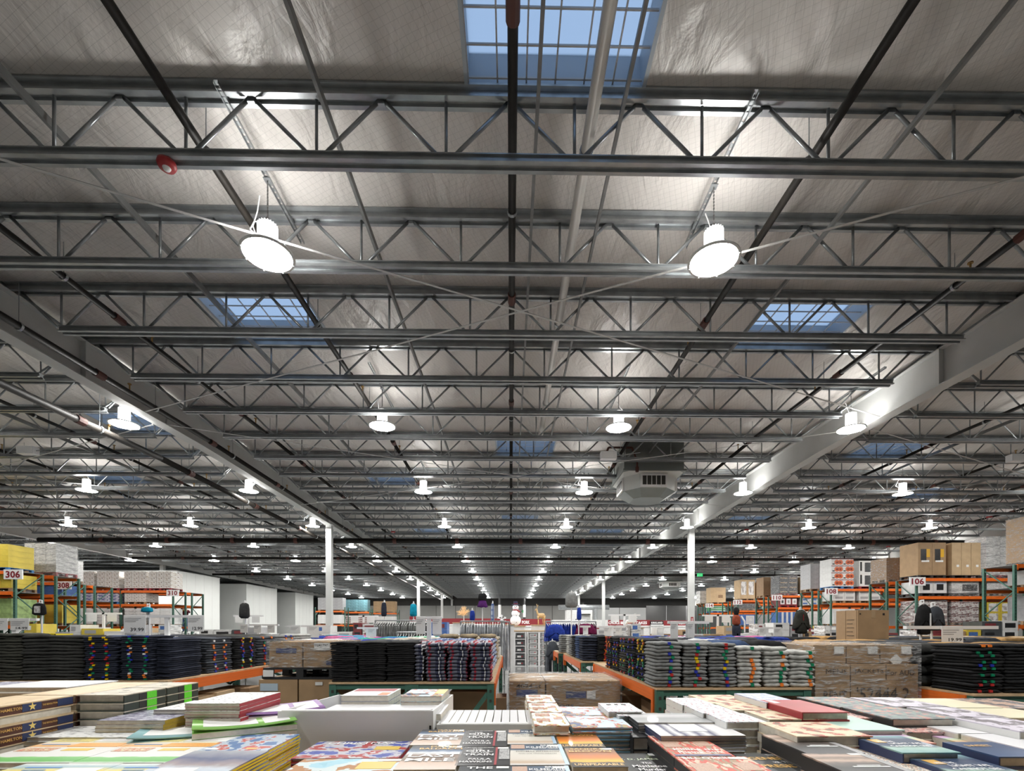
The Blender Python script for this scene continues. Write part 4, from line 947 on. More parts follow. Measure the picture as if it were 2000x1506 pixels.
# brown stack beside the black trousers
y0 = 5.42
for i, (a, b_) in enumerate(((-2.76, -2.33), (-2.325, -1.91))):
    c = carton('carton', 'lower beige carton, %s of two under the black pallet' % ORD(i), (a + b_) / 2, y0 + .5, 0, b_ - a, 1.0, .745, BROWN, 'beige cartons under the black pallet', tape=False)
    if i == 0: ubox('blue_label', mat('pale_blue_label', (.42, .52, .6), .5, 0, .2, 60), c, -.19, .0, -.505, -.493, .62, .70)
    else: ubox('shipping_label', LABEL, c, -.02, .06, -.505, -.493, .68, .715)
p = thing('pallet', 'black plastic pallet between the brown cartons', 'pallet', (-2.31, y0 + .5, .746)); o = put('pallet_deck', PAL['black'], p); o.scale = (.80 / 1.12, 1.02, 1.0); ubox('barcode_label', LABEL, p, -.39, -.28, -.515, -.50, .03, .10)
for i, (a, b_) in enumerate(((-2.66, -2.29), (-2.285, -1.93))):
    c = carton('carton', 'upper brown carton, %s of two wrapped on the black pallet' % ORD(i), (a + b_) / 2, y0 + .5, .873, b_ - a, .95, .285, BROWN, 'upper wrapped brown cartons', tape=True)
    ubox('blue_tape', LABEL_B, c, *((-.1, .12) if i == 0 else (.08, .17)), -.48, -.468, *((.16, .21) if i == 0 else (.03, .07)))
    if i == 1:
        l = ubox('paper_label', LABEL, c, -.05, .12, -.485, -.47, .19, .27); text('label_number', '1241797', INK, c, (.035, -.486, .245), .13, .03, FRONT)
wrapped('clear film around the upper brown cartons beside black trousers', -2.67, -1.92, y0 + .025, y0 + .975, .875, 1.158)
# wrapped cartons in the aisle mouth
y0 = 5.62
p = thing('pallet', 'wooden pallet under the aisle cartons behind the white box', 'pallet', (.62, y0 + .5, 0)); o = put('pallet_deck', PAL['wood'], p); o.scale = (1.14, 1, 1)
for i, (a, b_) in enumerate(((-.02, .40), (.405, 1.265))):
    c = carton('carton', ['narrow wrapped carton on the aisle pallet with scrawled number', 'wide wrapped carton on the aisle pallet with blue label'][i], (a + b_) / 2, y0 + .5, .126, b_ - a, 1.0, .575, BROWN, None, tape=True)
    if i == 0: ubox('blue_tape', LABEL_B, c, -.12, .12, -.505, -.493, .40, .475); text('marker_writing', '4094 ct', WRIT, c, (.02, -.506, .52), .28, .05, FRONT)
    else:
        ubox('blue_tape', LABEL_B, c, -.2, .03, -.505, -.493, .38, .455); ubox('paper_label', LABEL, c, .04, .14, -.505, -.493, .37, .46); text('marker_writing', 'Fogs', WRIT, c, (-.22, -.506, .29), .22, .07, FRONT)
wrapped('clear film around the aisle pallet cartons', -.02, 1.265, y0, y0 + 1.0, .1, .702)
carton('carton', 'small brown carton beside the aisle pallet', -.105, 5.75, 0, .13, .4, .52, BROWN_D)
# tall wrapped stack beside the grey sweaters
y0 = 4.56; X0, X1 = 2.86, 3.85
p = thing('pallet', 'wooden pallet under the scrawled jacket cartons', 'pallet', ((X0 + X1) / 2, y0 + .55, 0)); o = put('pallet_deck', PAL['wood'], p); o.scale = ((X1 - X0) / 1.12, 1.1, 1)
zz = [.126, .47, .817, .968]
for k in range(3):
    xs = [X0, X0 + .34, X1] if k < 2 else [X0, X0 + .34, X0 + .68, X1]
    for i in range(len(xs) - 1):
        c = carton('carton', '%s brown carton across in layer %s of the scrawled jacket stack' % (ORD(i), ORD(k)), (xs[i] + xs[i + 1]) / 2, y0 + .55, zz[k], xs[i + 1] - xs[i], 1.08, zz[k + 1] - zz[k], BROWN, 'cartons of the scrawled jacket stack')
        if k == 1 and i == 1: text('marker_writing', "'52444 2", WRIT, c, (-.02, -.543, .22), .5, .12, FRONT, .0)
        if k == 1 and i == 0: text('marker_writing', 'RENT', WRIT, c, (.02, -.543, .2), .22, .09, FRONT, .0)
        if k == 2 and i == 0: text('marker_writing', 'MENS', WRIT, c, (.03, -.543, .08), .2, .05, FRONT, .0)
        if k == 2 and i == 1: text('marker_writing', 'JACKETS', WRIT, c, (.0, -.543, .08), .28, .05, FRONT, .0)
        if k == 2 and i == 2: text('marker_writing', 'For AUD', WRIT, c, (-.02, -.543, .07), .26, .05, FRONT, .0)
for i in range(3):
    c = carton('carton', '%s top carton with a white label on the scrawled jacket stack' % ORD(i), X0 + .02 + .165 + i * .325, y0 + .58, .97, .325, 1.0, .175, BROWN, 'top cartons of the jacket stack', tape=True)
    ubox('white_label', LABEL, c, .04, .13, -.51, -.496, .09, .16)
    if i == 2:
        o = ubox('diamond_label', LABEL, c, -.06, .03, -.512, -.498, -.02, .07); o.rotation_euler = (0, PI / 4, 0)
wrapped('clear film around the tall jacket cartons beside grey sweaters', X0, X1, y0 + .01, y0 + 1.09, .1, 1.15)
# brown carton on its own pallet stack
for i in range(2):
    for k in range(2): carton('carton', 'plain carton, %s side %s layer, holding up the big printed carton' % (['near', 'far'][i], ['lower', 'upper'][k]), 5.1 + .66 * i, 7.62, k * .55, .64, .8, .55, BROWN_D, 'cartons holding up the printed carton')
c = carton('carton', 'big printed brown carton standing above the clothes tables', 5.42, 7.50, 1.101, .48, .5, .48, BROWN, None, tape=True)
for q in range(5): ubox('side_print', WRIT, c, -.2385, -.234, -.16 + .03 * (q % 2), -.01, .09 + .06 * q, .096 + .06 * q)
ubox('edge_seam', BROWN_D, c, -.2385, -.234, -.22, -.215, 0, .47); ubox('edge_seam', BROWN_D, c, -.2385, -.234, .02, .025, 0, .47)
ubox('corner_mark', INK, c, .14, .17, -.247, -.242, .40, .43); ubox('corner_mark', INK, c, -.21, -.19, -.247, -.242, .41, .43)
# cartons and bins under the tables
for i, (px, D, w, h, m, nm) in enumerate(((395, 5.9, .28, .5, BROWN_L, 'tan carton'), (440, 6.2, .34, .52, BROWN_L, 'wider tan carton'), (500, 6.8, .5, .5, BROWN_D, 'dark brown carton'))):
    x, y = WD(px, D); carton('carton', nm + ' under the orange beam of the dark trousers table', min(x, -3.75), y, 0, w, .4, h, m, None)
for i, (x, y, w, h, m, nm) in enumerate(((-1.35, 6.6, .6, .52, BROWN_D, 'dark carton'), (-1.0, 5.9, .32, .5, BIN, 'pale grey bin'), (-.45, 5.9, .5, .58, BROWN, 'brown carton with torn flap'), (-.5, 7.2, .5, .5, BROWN, 'second brown carton'))):
    carton('storage_bin' if 'bin' in nm else 'carton', nm + ' on the floor under the plaid shirt table', x, y, 0, w, .5, h, m, None, cat='bin' if 'bin' in nm else 'box')
for i, (x, y, w, h, m, nm) in enumerate(((1.75, 5.4, .5, .5, BROWN_D, 'dark carton'), (2.35, 5.3, .5, .52, BROWN, 'brown carton'), (1.6, 6.5, .5, .45, BROWN, 'carton at the back'), (1.75, 9.0, .7, .5, BROWN, 'wide carton'))):
    carton('carton', nm + ' on the floor under the %s table' % ('grey sweater' if i < 3 else 'smaller aisle'), x, y, 0, w, .5, h, m, None)
t = thing('cardboard_flap', 'loose bent cardboard sheet behind the books by the orange beam', 'cardboard', (1.22, 4.35, .0)); MB().box(-.16, .14, -.2, .2, .3, .52).build('carton_body', BROWN, t); MB().bar((-.16, 0, .52), (.16, 0, .50), .4, .008).build('flap', BROWN_L, t)

# open carton on the aisle floor
x, y = W(1027, 1290, -1.3)
t = thing('open_carton', 'small open brown carton lying on the shiny aisle floor', 'box', (x, y, 0), .2)
w = .3; mb = MB(); mb.box(-w, w, -.25, -.24, 0, .3).box(-w, w, .24, .25, 0, .3).box(-w, -w + .01, -.25, .25, 0, .3).box(w - .01, w, -.25, .25, 0, .3).box(-w, w, -.25, .25, 0, .01); mb.build('carton_body', BROWN, t)
MB().bar((-w, 0, .3), (-w - .28, 0, .38), .46, .008).build('flap', BROWN_L, t); MB().bar((w, 0, .3), (w + .15, 0, .2), .46, .008).build('flap', BROWN_L, t); MB().bar((0, -.25, .3), (0, -.42, .27), .58, .008, up=(0, 0, 1)).build('flap', BROWN_L, t)

# ------------------------------------------------------------------ price signs on white stands
def sign_stand(label, px, D, z0, zt, bar, cards, off=0):
    x, y = WD(px, D); t = thing('sign_stand', label, 'sign stand', (x, y, z0)); H = zt - z0
    MB().box(-.028, .028, -.02, .02, 0, H).build('post', WHITE, t); MB().box(-.09, .09, -.09, .09, 0, .012).build('foot', WHITE, t)
    MB().box(off - bar / 2, off + bar / 2, -.025, .025, H - .035, H).build('cross_bar', WHITE, t)
    for cx, w, h, s in cards:
        c = ubox('sign_card', CARD_W, t, cx - w / 2, cx + w / 2, -.045, -.038, H - .03 - h, H - .03 + .02)
        ubox('card_holder', WHITE, t, cx - w / 2 - .004, cx + w / 2 + .004, -.038, -.030, H - .04, H + .0)
        for q in range(3): ubox('small_print', mat('grey_print', (.35, .35, .36), .6), t, cx - w * .45, cx + w * (.3 - .12 * q), -.0465, -.0455, H - .05 - q * .022, H - .042 - q * .022)
        if s: text('price', s, INK, t, (cx + w * .12, -.047, H - .03 - h * .78), w * .62, h * .22, FRONT, .012)
sign_stand('white T-shaped sign stand with 39.99 and 12.99 cards', 327, 6.9, 1.18, 1.49, 1.0, [(-.42, .30, .22, '39.99'), (.42, .22, .2, '12.99')])
sign_stand('white sign stand with a 14.99 card above the red sweaters', 30, 6.6, 1.16, 1.44, .6, [(.1, .24, .13, '14.99'), (-.16, .2, .13, None)])
sign_stand('white angled sign stand standing among the plaid shirts', 838, 6.4, 1.13, 1.46, .3, [(-.1, .12, .2, None), (.11, .12, .2, None)])
sign_stand('white sign stand behind the grey sweaters with two blank cards', 1344, 6.5, 1.15, 1.40, .54, [(-.2, .1, .22, None), (.02, .09, .2, None)])
sign_stand('white sign stand with a 19.99 card above the black sweaters', 1853, 5.3, 1.12, 1.33, 1.0, [(.0, .23, .15, '19.99')], .02)
sign_stand('white sign stand with small cards beside the olive jacket', 1497, 9.6, 1.15, 1.33, .5, [(-.1, .12, .12, None), (.2, .15, .14, None)])
sign_stand('white sign stand with two cards above the turquoise tops', 603, 9.9, 1.12, 1.37, .9, [(-.25, .2, .22, None), (.12, .2, .22, None)])
sign_stand('white sign stand with one card near the grey hanging clothes', 718, 9.6, 1.12, 1.33, .4, [(.1, .16, .16, None)])
sign_stand('white sign stand beyond the black tagged sweaters', 1195, 9.4, 1.15, 1.35, .5, [(-.1, .12, .14, None), (.12, .12, .14, None)])
sign_stand('white sign stand low in front of the maroon fleeces', 1143, 9.6, 1.17, 1.36, .2, [(0, .1, .14, None)])
sign_stand('white sign stand with three cards before the long price rail', 505, 11.0, 1.12, 1.40, .9, [(-.3, .16, .16, None), (.0, .16, .16, None), (.3, .16, .16, None)])

# ------------------------------------------------------------------ books
def inkm(n, c): return mat('ink_' + n, c, .5)
CV = {}
CV['thriller'] = bands('cover_thriller', [(0, (.66, .58, .52)), (.28, (.6, .45, .36)), (.34, (.2, .15, .12)), (.55, (.28, .21, .17)), (.66, (.7, .72, .74)), (.74, (.16, .22, .33)), (.9, (.07, .075, .085))], wob=.05, scale=6, coat=.12)
CV['noir'] = mat('cover_noir', (.028, .028, .03), .35, 0, .1, 5, coat=.12)
CV['teal_noir'] = bands('cover_teal_noir', [(0, (.25, .4, .4)), (.6, (.35, .5, .5)), (.75, (.03, .04, .045)), (1, (.03, .03, .035))], wob=.05)
CV['history'] = bands('cover_history', [(0, (.66, .66, .66)), (.12, (.5, .36, .24)), (.25, (.62, .58, .52)), (.65, (.68, .66, .6)), (.72, (.06, .1, .16)), (1, (.05, .08, .13))], wob=.04, scale=5, coat=.1)
CV['sunset'] = bands('cover_sunset', [(0, (.02, .018, .015)), (.2, (.04, .03, .02)), (.27, (.85, .45, .03)), (.45, (.72, .2, .02)), (.75, (.3, .12, .04)), (1, (.16, .08, .04))], wob=.05, scale=6, coat=.12)
CV['mistletoe'] = blotch('cover_mistletoe', [(.03, .031, .032), (.03, .031, .032), (.03, .031, .032), (.09, .12, .05)], 5, coat=.12)
CV['rays'] = blotch('cover_rays', [(.52, .07, .05), (.68, .5, .38), (.6, .1, .07), (.35, .26, .16), (.7, .55, .45)], 3.2, stretch=(2.4, 1, 1), coat=.12)
CV['general'] = mat('cover_general', (.045, .048, .05), .38, 0, .1, 5, coat=.12)
CV['portrait'] = bands('cover_portrait', [(0, (.08, .08, .085)), (.3, (.06, .06, .06)), (.5, (.14, .12, .11)), (.62, (.5, .36, .28)), (.75, (.22, .17, .14)), (.9, (.55, .4, .32)), (1, (.1, .09, .085))], wob=.1, scale=4, stretch=(1, 1, 1), coat=.1)
CV['xmas'] = blotch('cover_xmas', [(.05, .07, .32), (.07, .1, .38), (.5, .5, .55), (.4, .06, .06), (.62, .6, .6)], 4, coat=.15)
CV['snow'] = blotch('cover_snow', [(.3, .55, .66), (.36, .6, .7), (.6, .68, .7), (.42, .2, .08), (.4, .6, .7)], 2.5, coat=.15)
CV['rail'] = bands('cover_rail', [(0, (.35, .36, .4)), (.3, (.08, .1, .2)), (.5, (.3, .24, .25)), (.62, (.5, .55, .62)), (1, (.38, .5, .62))], wob=.15, scale=4, coat=.15)
CV['comic'] = blotch('cover_comic', [(.08, .16, .34), (.09, .18, .38), (.45, .52, .6), (.5, .1, .08), (.6, .6, .62)], 4, coat=.15)
CV['activity'] = bands('cover_activity', [(0, (.68, .68, .66)), (.05, (.12, .42, .1)), (.17, (.2, .5, .16)), (.2, (.7, .7, .68)), (.5, (.7, .69, .66)), (.55, (.75, .38, .1)), (.68, (.72, .68, .6)), (.74, (.72, .66, .36)), (1, (.7, .68, .5))], wob=.03, scale=7, coat=.12)
CV['activity2'] = bands('cover_activity_yellow', [(0, (.7, .65, .3)), (.5, (.72, .62, .2)), (.7, (.74, .6, .15)), (.85, (.3, .45, .5)), (1, (.7, .7, .66))], wob=.08, scale=8, coat=.12)
CV['doodle'] = blotch('cover_doodle', [(.72, .72, .71), (.72, .72, .71), (.70, .7, .69), (.45, .45, .44), (.2, .2, .2)], 16, pos=[0, .3, .5, .585, .62])
CV['grey_art'] = blotch('cover_grey_art', [(.7, .7, .71), (.42, .42, .5), (.16, .15, .22), (.55, .55, .6)], 7, stretch=(1, 2, 1))
CV['cookbook'] = blotch('cover_cookbook', [(.74, .73, .71), (.74, .73, .71), (.74, .73, .71), (.5, .4, .12), (.35, .08, .05)], 5, pos=[0, .2, .42, .54, .6], coat=.12)
CV['skyblue'] = blotch('cover_skyblue', [(.52, .64, .74), (.55, .66, .76), (.5, .62, .72), (.5, .1, .06), (.35, .28, .1), (.06, .08, .2)], 3.5, pos=[0, .3, .45, .52, .57, .62], coat=.12)
CV['grey_mag'] = bands('cover_grey_magazine', [(0, (.4, .41, .42)), (.4, (.3, .31, .32)), (.7, (.55, .55, .56)), (1, (.33, .34, .35))], wob=.12, scale=3, coat=.15)
CV['lion'] = bands('cover_navy_bars', [(0, (.72, .72, .73)), (.12, (.72, .72, .73)), (.16, (.05, .05, .14)), (.24, (.7, .7, .72)), (.3, (.06, .06, .15)), (.4, (.7, .7, .72)), (.47, (.07, .07, .16)), (.56, (.7, .7, .72)), (.64, (.06, .06, .15)), (.74, (.72, .72, .73))], 'X', wob=.05, scale=3, coat=.15)
CV['craft'] = blotch('cover_craft', [(.72, .72, .72), (.72, .72, .72), (.72, .72, .72), (.35, .45, .55), (.5, .12, .12)], 12, pos=[0, .3, .45, .56, .62])
CV['cream'] = blotch('cover_cream', [(.66, .55, .4), (.68, .58, .42), (.62, .5, .34), (.45, .1, .07), (.2, .12, .08)], 5, stretch=(1, 1, 1), pos=[0, .3, .48, .55, .62])
CV['paleblue'] = blotch('cover_pale_blue', [(.55, .6, .75), (.62, .65, .78), (.4, .45, .62), (.6, .62, .74)], 8)
CV['red'] = mat('cover_red', (.42, .05, .06), .4, 0, .12, 6)
CV['mint'] = mat('cover_mint', (.42, .6, .53), .4, 0, .06, 5)
CV['letters'] = blotch('cover_letters', [(.7, .7, .68), (.04, .04, .04), (.72, .7, .66), (.6, .35, .2), (.05, .05, .05)], 16, stretch=(1, 2.2, 1))
CV['navyteal'] = bands('cover_navy_teal', [(0, (.2, .38, .38)), (.25, (.35, .5, .45)), (.42, (.04, .07, .13)), (.75, (.04, .06, .12)), (1, (.2, .36, .4))], wob=.16, scale=4, coat=.12)
CV['navy'] = mat('cover_navy', (.03, .07, .17), .4, 0, .3, 5, coat=.1)
CV['pastel'] = bands('cover_pastel', [(0, (.6, .25, .2)), (.25, (.66, .5, .3)), (.45, (.45, .6, .45)), (.6, (.6, .42, .62)), (.8, (.65, .45, .6)), (1, (.7, .65, .68))], wob=.03)
CV['floral'] = blotch('cover_floral', [(.1, .1, .11), (.16, .16, .17), (.2, .28, .27), (.5, .22, .2), (.5, .45, .2)], 7)
CV['violet'] = blotch('cover_violet', [(.68, .66, .7), (.6, .56, .64), (.2, .18, .2), (.68, .66, .68)], 3.5, stretch=(1, 1, 1))
CV['vanilla'] = mat('cover_vanilla', (.68, .63, .45), .45, 0, .05, 6)
CV['white'] = mat('cover_white', (.7, .7, .72), .4, 0, .04, 4)
CV['warm_art'] = blotch('cover_warm_art', [(.66, .64, .64), (.45, .3, .22), (.1, .09, .1), (.6, .58, .6)], 4)
CV['pinkish'] = blotch('cover_pink_print', [(.68, .66, .66), (.6, .22, .2), (.7, .5, .45), (.12, .1, .1), (.66, .62, .62)], 8)
CV['tan'] = blotch('cover_tan', [(.66, .5, .32), (.68, .52, .33), (.6, .45, .28), (.22, .17, .12)], 4, pos=[0, .3, .55, .7])
CV['dkgreen'] = blotch('cover_dark_green', [(.05, .075, .06), (.5, .45, .36), (.6, .54, .44), (.12, .14, .1)], 3)
CV['clothbrown'] = mat('spine_brown_leather', (.085, .03, .02), .5, 0, .25, 12); CV['spine_green'] = mat('spine_dark_green', (.028, .04, .032), .5, 0, .2, 10)
CV['lime'] = mat('spine_lime', (.12, .68, .03), .5, 0, .25, 12)
BMESH = {}
def book_mesh(w, l, t, cov, spine, hard):
    k = (round(w, 3), round(l, 3), round(t, 4), cov.name, spine.name, hard)
    if k not in BMESH:
        b = .003 if hard else .0009; ins = .004 if hard else .0008
        mb = MB().box(-w / 2, w / 2, -l / 2, l / 2, t - b, t, 0).box(-w / 2, w / 2, -l / 2, l / 2, 0, b, 1).box(-w / 2, -w / 2 + b, -l / 2, l / 2, b, t - b, 1)
        BMESH[k] = (mb.mesh('cover', [cov, spine]), MB().box(-w / 2 + b, w / 2 - ins, -l / 2 + ins, l / 2 - ins, b, t - b).mesh('pages', PAPER))
    return BMESH[k]
TABLE_Z = .89
def book(name, label, x, y, z, w, l, t, cov, spine, hard, texts=(), panels=(), rotz=0, group=None):
    c, p = book_mesh(w, l, t, cov, spine, hard)
    o = thing(name, label, 'book', (x, y, z), rotz, group)
    put('cover', c, o); put('pages', p, o)
    for nm, m, u0, u1, v0, v1 in panels: ubox(nm, m, o, -w / 2 + u0 * w, -w / 2 + u1 * w, -l / 2 + v0 * l, -l / 2 + v1 * l, t, t + .0007)
    for s, u, v, tw, th, ik in texts: text('cover_lettering', s, ik, o, (-w / 2 + u * w, -l / 2 + v * l, t + .0012), tw * w, th * l, (0, 0, 0), .015)
    return o
NB = [0]
def stack(desc, where, xl, xr, yf, yb, h, t, cov, spine=None, hard=True, texts=(), panels=(), n=None, rotz=0, jit=.004, name=None, sr=False):
    Df, Db = -h * F / (yf - HY), -h * F / (yb - HY)
    x0, x1 = (xl - VX) * Df / F, (xr - VX) * Df / F
    w, l = x1 - x0, Db - Df; x = (x0 + x1) / 2; y = (Df + Db) / 2 - x * TH
    return pile(desc, where, x, y, w, l, CZ + h, t, cov, spine, hard, texts, panels, n, rotz, jit, name, sr)
def pile(desc, where, x, y, w, l, zt, t, cov, spine=None, hard=True, texts=(), panels=(), n=None, rotz=0, jit=.004, name=None, spine_right=False):
    if name is None:
        for kw, nn in (('paperback', 'paperback'), ('hardback', 'hardback'), ('picture', 'picture_book'), ('colouring', 'colouring_book'), ('magazine', 'magazine'), ('activity', 'activity_book'), ('novel', 'novel'), ('cookbook', 'cookbook')):
            if kw in desc: name = nn; break
        else: name = 'book'
    m = CV[cov] if isinstance(cov, str) else cov; sp = spine or m
    k = n or max(1, int(round((zt - TABLE_Z) / t))); t = (zt - TABLE_Z) / k if n is None else t
    for i in range(k):
        topc = i == k - 1
        lab = '%s %s' % (desc, where) if topc else '%s, %s under the top, %s' % (desc, ORD(k - 2 - i), where)
        j = 0 if topc else jit
        book(name, lab, x + (R() - .5) * 2 * j, y + (R() - .5) * 2 * j, zt - (k - i) * t, w, l, t * .995, m, sp, hard, texts if topc else (), panels if topc else (), rotz + ((R() - .5) * .02 if not topc else 0) + (PI if spine_right else 0), desc + ' pile ' + where)
    return
PRICE = ('price_sticker', LABEL, .72, .96, .88, .97)
WT, GT, BT, RT = INK_W, INK_G, INK, INK_R
skin = mat('print_skin', (.5, .33, .25), .5, 0, .2, 12); greyface = blotch('print_grey_face', [(.1, .1, .1), (.25, .25, .25), (.45, .45, .45), (.3, .3, .3)], 3, const=False)
lm = [('DAVID', .62, .93, .5, .07, GT), ('BALDACCI', .58, .83, .8, .08, GT), ('LAST', .52, .53, .9, .14, WT), ('MILE', .5, .35, .85, .13, WT)]
stack('brown thriller paperback with big white title', 'behind its front copy', 800, 897, 1455, 1425, -.30, .027, 'thriller', hard=False, texts=lm, panels=[PRICE])
stack('brown thriller paperback with big white title', 'cut by the frame edge', 768, 889, 1503, 1456, -.30, .027, 'thriller', hard=False, texts=lm, panels=[PRICE])
gt = [('A NEW YORK TIMES BESTSELLER', .36, .95, .6, .03, WT), ('THE', .33, .84, .2, .06, WT), ('GIRL', .38, .74, .55, .1, WT), ('ON THE', .4, .64, .36, .05, WT), ('TRAIN', .38, .54, .58, .1, WT), ('PAULA', .42, .3, .42, .08, WT), ('HAWKINS', .36, .17, .6, .08, WT)]
gp = [('red_strip', INK_R, .7, .745, .02, .98), ('grey_photo', greyface, .78, .98, .3, .86), PRICE]
stack('black paperback with white stacked title and red strip', 'second row', 896, 990, 1458, 1427, -.30, .027, 'noir', hard=False, texts=gt, panels=gp)
stack('black paperback with white stacked title and red strip', 'nearer row', 888, 997, 1495, 1459, -.30, .027, 'noir', hard=False, texts=gt, panels=gp)
stack('dark teal paperback with white heading', 'at the bottom edge of the picture', 880, 998, 1545, 1496, -.30, .027, 'teal_noir', hard=False, texts=[('THE', .4, .9, .5, .1, WT)], panels=[PRICE])
ht = [('BRIAN', .74, .93, .3, .07, WT), ('KILMEADE', .62, .83, .62, .08, WT), ('AND DON YAEGER', .66, .76, .5, .035, WT), ('THOMAS JEFFERSON', .5, .6, .8, .05, BT), ('AND THE TRIPOLI PIRATES', .5, .5, .7, .03, BT)]
hp = [('blue_edge', mat('print_light_blue', (.4, .56, .72), .4), .93, 1.0, .0, 1.0), ('portrait_patch', skin, .02, .28, .76, .97), PRICE]
for i, (a, b_, c, d) in enumerate(((991, 1088, 1453, 1425), (996, 1113, 1494, 1454), (998, 1130, 1545, 1496))):
    stack('cream paperback with navy heading and pale blue edge', ['third copy back', 'middle copy', 'nearest copy'][i], a, b_, c, d, -.30, .03, 'history', hard=False, texts=ht, panels=hp)
ut = [('SANDRA', .45, .92, .7, .08, GT), ('BROWN', .48, .79, .85, .09, GT), ('UNSPEAKABLE', .5, .1, .9, .1, GT)]
stack('orange sunset paperback', 'behind its twin', 1096, 1184, 1460, 1431, -.30, .027, 'sunset', PAPER, False, ut, [PRICE])
stack('orange sunset paperback', 'nearer of the twins', 1119, 1228, 1498, 1461, -.30, .027, 'sunset', PAPER, False, ut, [PRICE])
stack('black small book with pale green sprig', 'beside the sunset paperbacks', 1240, 1352, 1524, 1471, -.33, .028, 'mistletoe', None, True, [('P. D. JAMES', .42, .72, .78, .08, inkm('pale_green', (.6, .68, .5))), ('The', .5, .58, .2, .06, WT), ('Mistletoe', .5, .46, .65, .09, WT), ('Murder', .5, .34, .52, .09, WT), ('AND OTHER STORIES', .5, .22, .5, .04, WT)], [PRICE])
rt = [('BILL O\'REILLY', .48, .93, .8, .09, WT), ('Killing the', .52, .27, .78, .1, WT), ('Rising Sun', .52, .15, .72, .1, WT)]
rp = [('blue_band', LABEL_B, .04, .96, .01, .07), PRICE, ('portrait_patch', skin, .06, .36, .4, .72), ('portrait_patch', skin, .66, .92, .45, .75)]
stack('red sunburst hardback with two portrait patches', 'farther copy', 1316, 1436, 1477, 1437, -.29, .024, 'rays', BLACKP, True, rt, rp)
stack('red sunburst hardback with two portrait patches', 'nearer copy', 1386, 1556, 1532, 1478, -.29, .024, 'rays', BLACKP, True, rt, rp)
stack('charcoal hardback with gold capital title', 'nearest dark one right of the sunburst books', 1550, 1720, 1540, 1472, -.31, .027, 'general', BLACKP, True, [('THE', .5, .93, .12, .05, WT), ('GENERAL', .45, .82, .7, .09, GT), ('vs. THE', .5, .7, .3, .05, WT), ('PRESIDENT', .5, .58, .8, .09, GT)], [PRICE, ('portrait_patch', skin, .3, .7, .12, .42)])
stack('grey portrait hardback', 'with its black spine turned to the aisle', 1575, 1690, 1471, 1434, -.27, .037, 'portrait', BLACKP, True, [], [PRICE, ('print_line', INK_W, .3, .85, .30, .335), ('print_line', INK_W, .4, .75, .36, .385), ('grey_margin', GC, .88, 1, 0, 1)])
stack('grey portrait hardback', 'nearest to the frame edge', 1660, 1800, 1512, 1471, -.27, .037, 'portrait', BLACKP, True, [], [PRICE, ('print_line', INK_W, .3, .85, .30, .335), ('print_line', INK_W, .4, .75, .36, .385), ('grey_margin', GC, .88, 1, 0, 1)])
# children's picture books
stack('blue winter picture book', 'in front of the white carton', 569, 777, 1481, 1448, -.33, .012, 'xmas', INK_R, True, [('CHRISTMAS', .48, .86, .7, .12, WT)], [('yellow_seal', mat('print_yellow', (.7, .5, .1), .4), .68, .93, .45, .66)], n=7)
stack('pale blue picture book', 'nearest below the winter one', 516, 762, 1532, 1482, -.33, .012, 'snow', INK_R, True, [], [('yellow_seal', MATS['print_yellow'], .58, .9, .55, .85), PRICE], n=7)
stack('blue engine coloured picture book', 'nearest in the picture book rows', 222, 402, 1528, 1466, -.30, .008, 'rail', YEL, True, [], [('gold_seal', INK_G, .2, .36, .86, .93), ('label', LABEL, .75, .95, .86, .95)], n=9, sr=True)
stack('blue superhero coloured picture book', 'behind the engine coloured one', 385, 521, 1466, 1434, -.30, .008, 'comic', YEL, True, [], [('gold_seal', INK_G, .2, .36, .86, .93), ('label', LABEL, .75, .95, .86, .95)], n=9, sr=True)
ACT = [('yellow_block', mat('print_pale_yellow', (.72, .62, .25), .4, 0, .2, 20), .03, .45, .72, .97), ('green_squiggle', mat('print_green', (.2, .45, .12), .4), .12, .34, .86, .885), ('blue_squiggle', inkm('blue', (.1, .25, .55)), .08, .3, .77, .795), ('red_mark', INK_R, .3, .36, .9, .95), ('white_block', CARD_W, .5, .97, .72, .97), ('ochre_squiggle', mat('print_ochre', (.5, .35, .12), .4), .55, .85, .76, .78), ('red_line', INK_R, .56, .9, .9, .915), ('orange_block', mat('print_orange', (.72, .34, .06), .4, 0, .2, 20), .42, .95, .52, .66), ('blue_line', inkm('blue', (.1, .25, .55)), .06, .36, .6, .615), ('fruit_row', blotch('print_fruit_row', [(.7, .69, .66), (.66, .6, .4), (.5, .12, .08), (.25, .4, .12)], 9), .04, .4, .36, .48), ('yellow_fish', mat('print_yellow2', (.72, .5, .08), .4), .5, .78, .38, .46)]
for i, (a, b_, c, d, cv) in enumerate(((-72, 134, 1490, 1436, 'activity'), (136, 342, 1490, 1436, 'activity'), (-140, 84, 1545, 1491, 'activity2'), (86, 300, 1545, 1491, 'activity2'))):
    stack('white activity book with green and orange bands' if cv == 'activity' else 'yellow activity book', ['at the frame edge', 'beside the engine picture book', 'lowest at the corner', 'lowest beside the picture book'][i], a, b_, c, d, -.30, .012, cv, CARD_W, False, [] if cv == 'activity' else [('TOP', .6, .3, .3, .12, RT)], ACT if cv == 'activity' else [('blue_squiggle', inkm('blue', (.1, .25, .55)), .15, .5, .8, .84), ('white_block', CARD_W, .55, .95, .55, .8), ('blue_squiggle', inkm('blue', (.1, .25, .55)), .2, .42, .7, .73)], n=9)
stack('white doodle colouring book', 'in front of the navy star spines', 48, 330, 1440, 1408, -.295, .011, 'doodle', CARD_W, False, n=9, sr=True)
stack('grey crowd scene colouring book', 'with mustard edges', 190, 322, 1407, 1386, -.26, .011, 'grey_art', mat('mustard_edge', (.4, .28, .03), .5), False, n=12, sr=True)
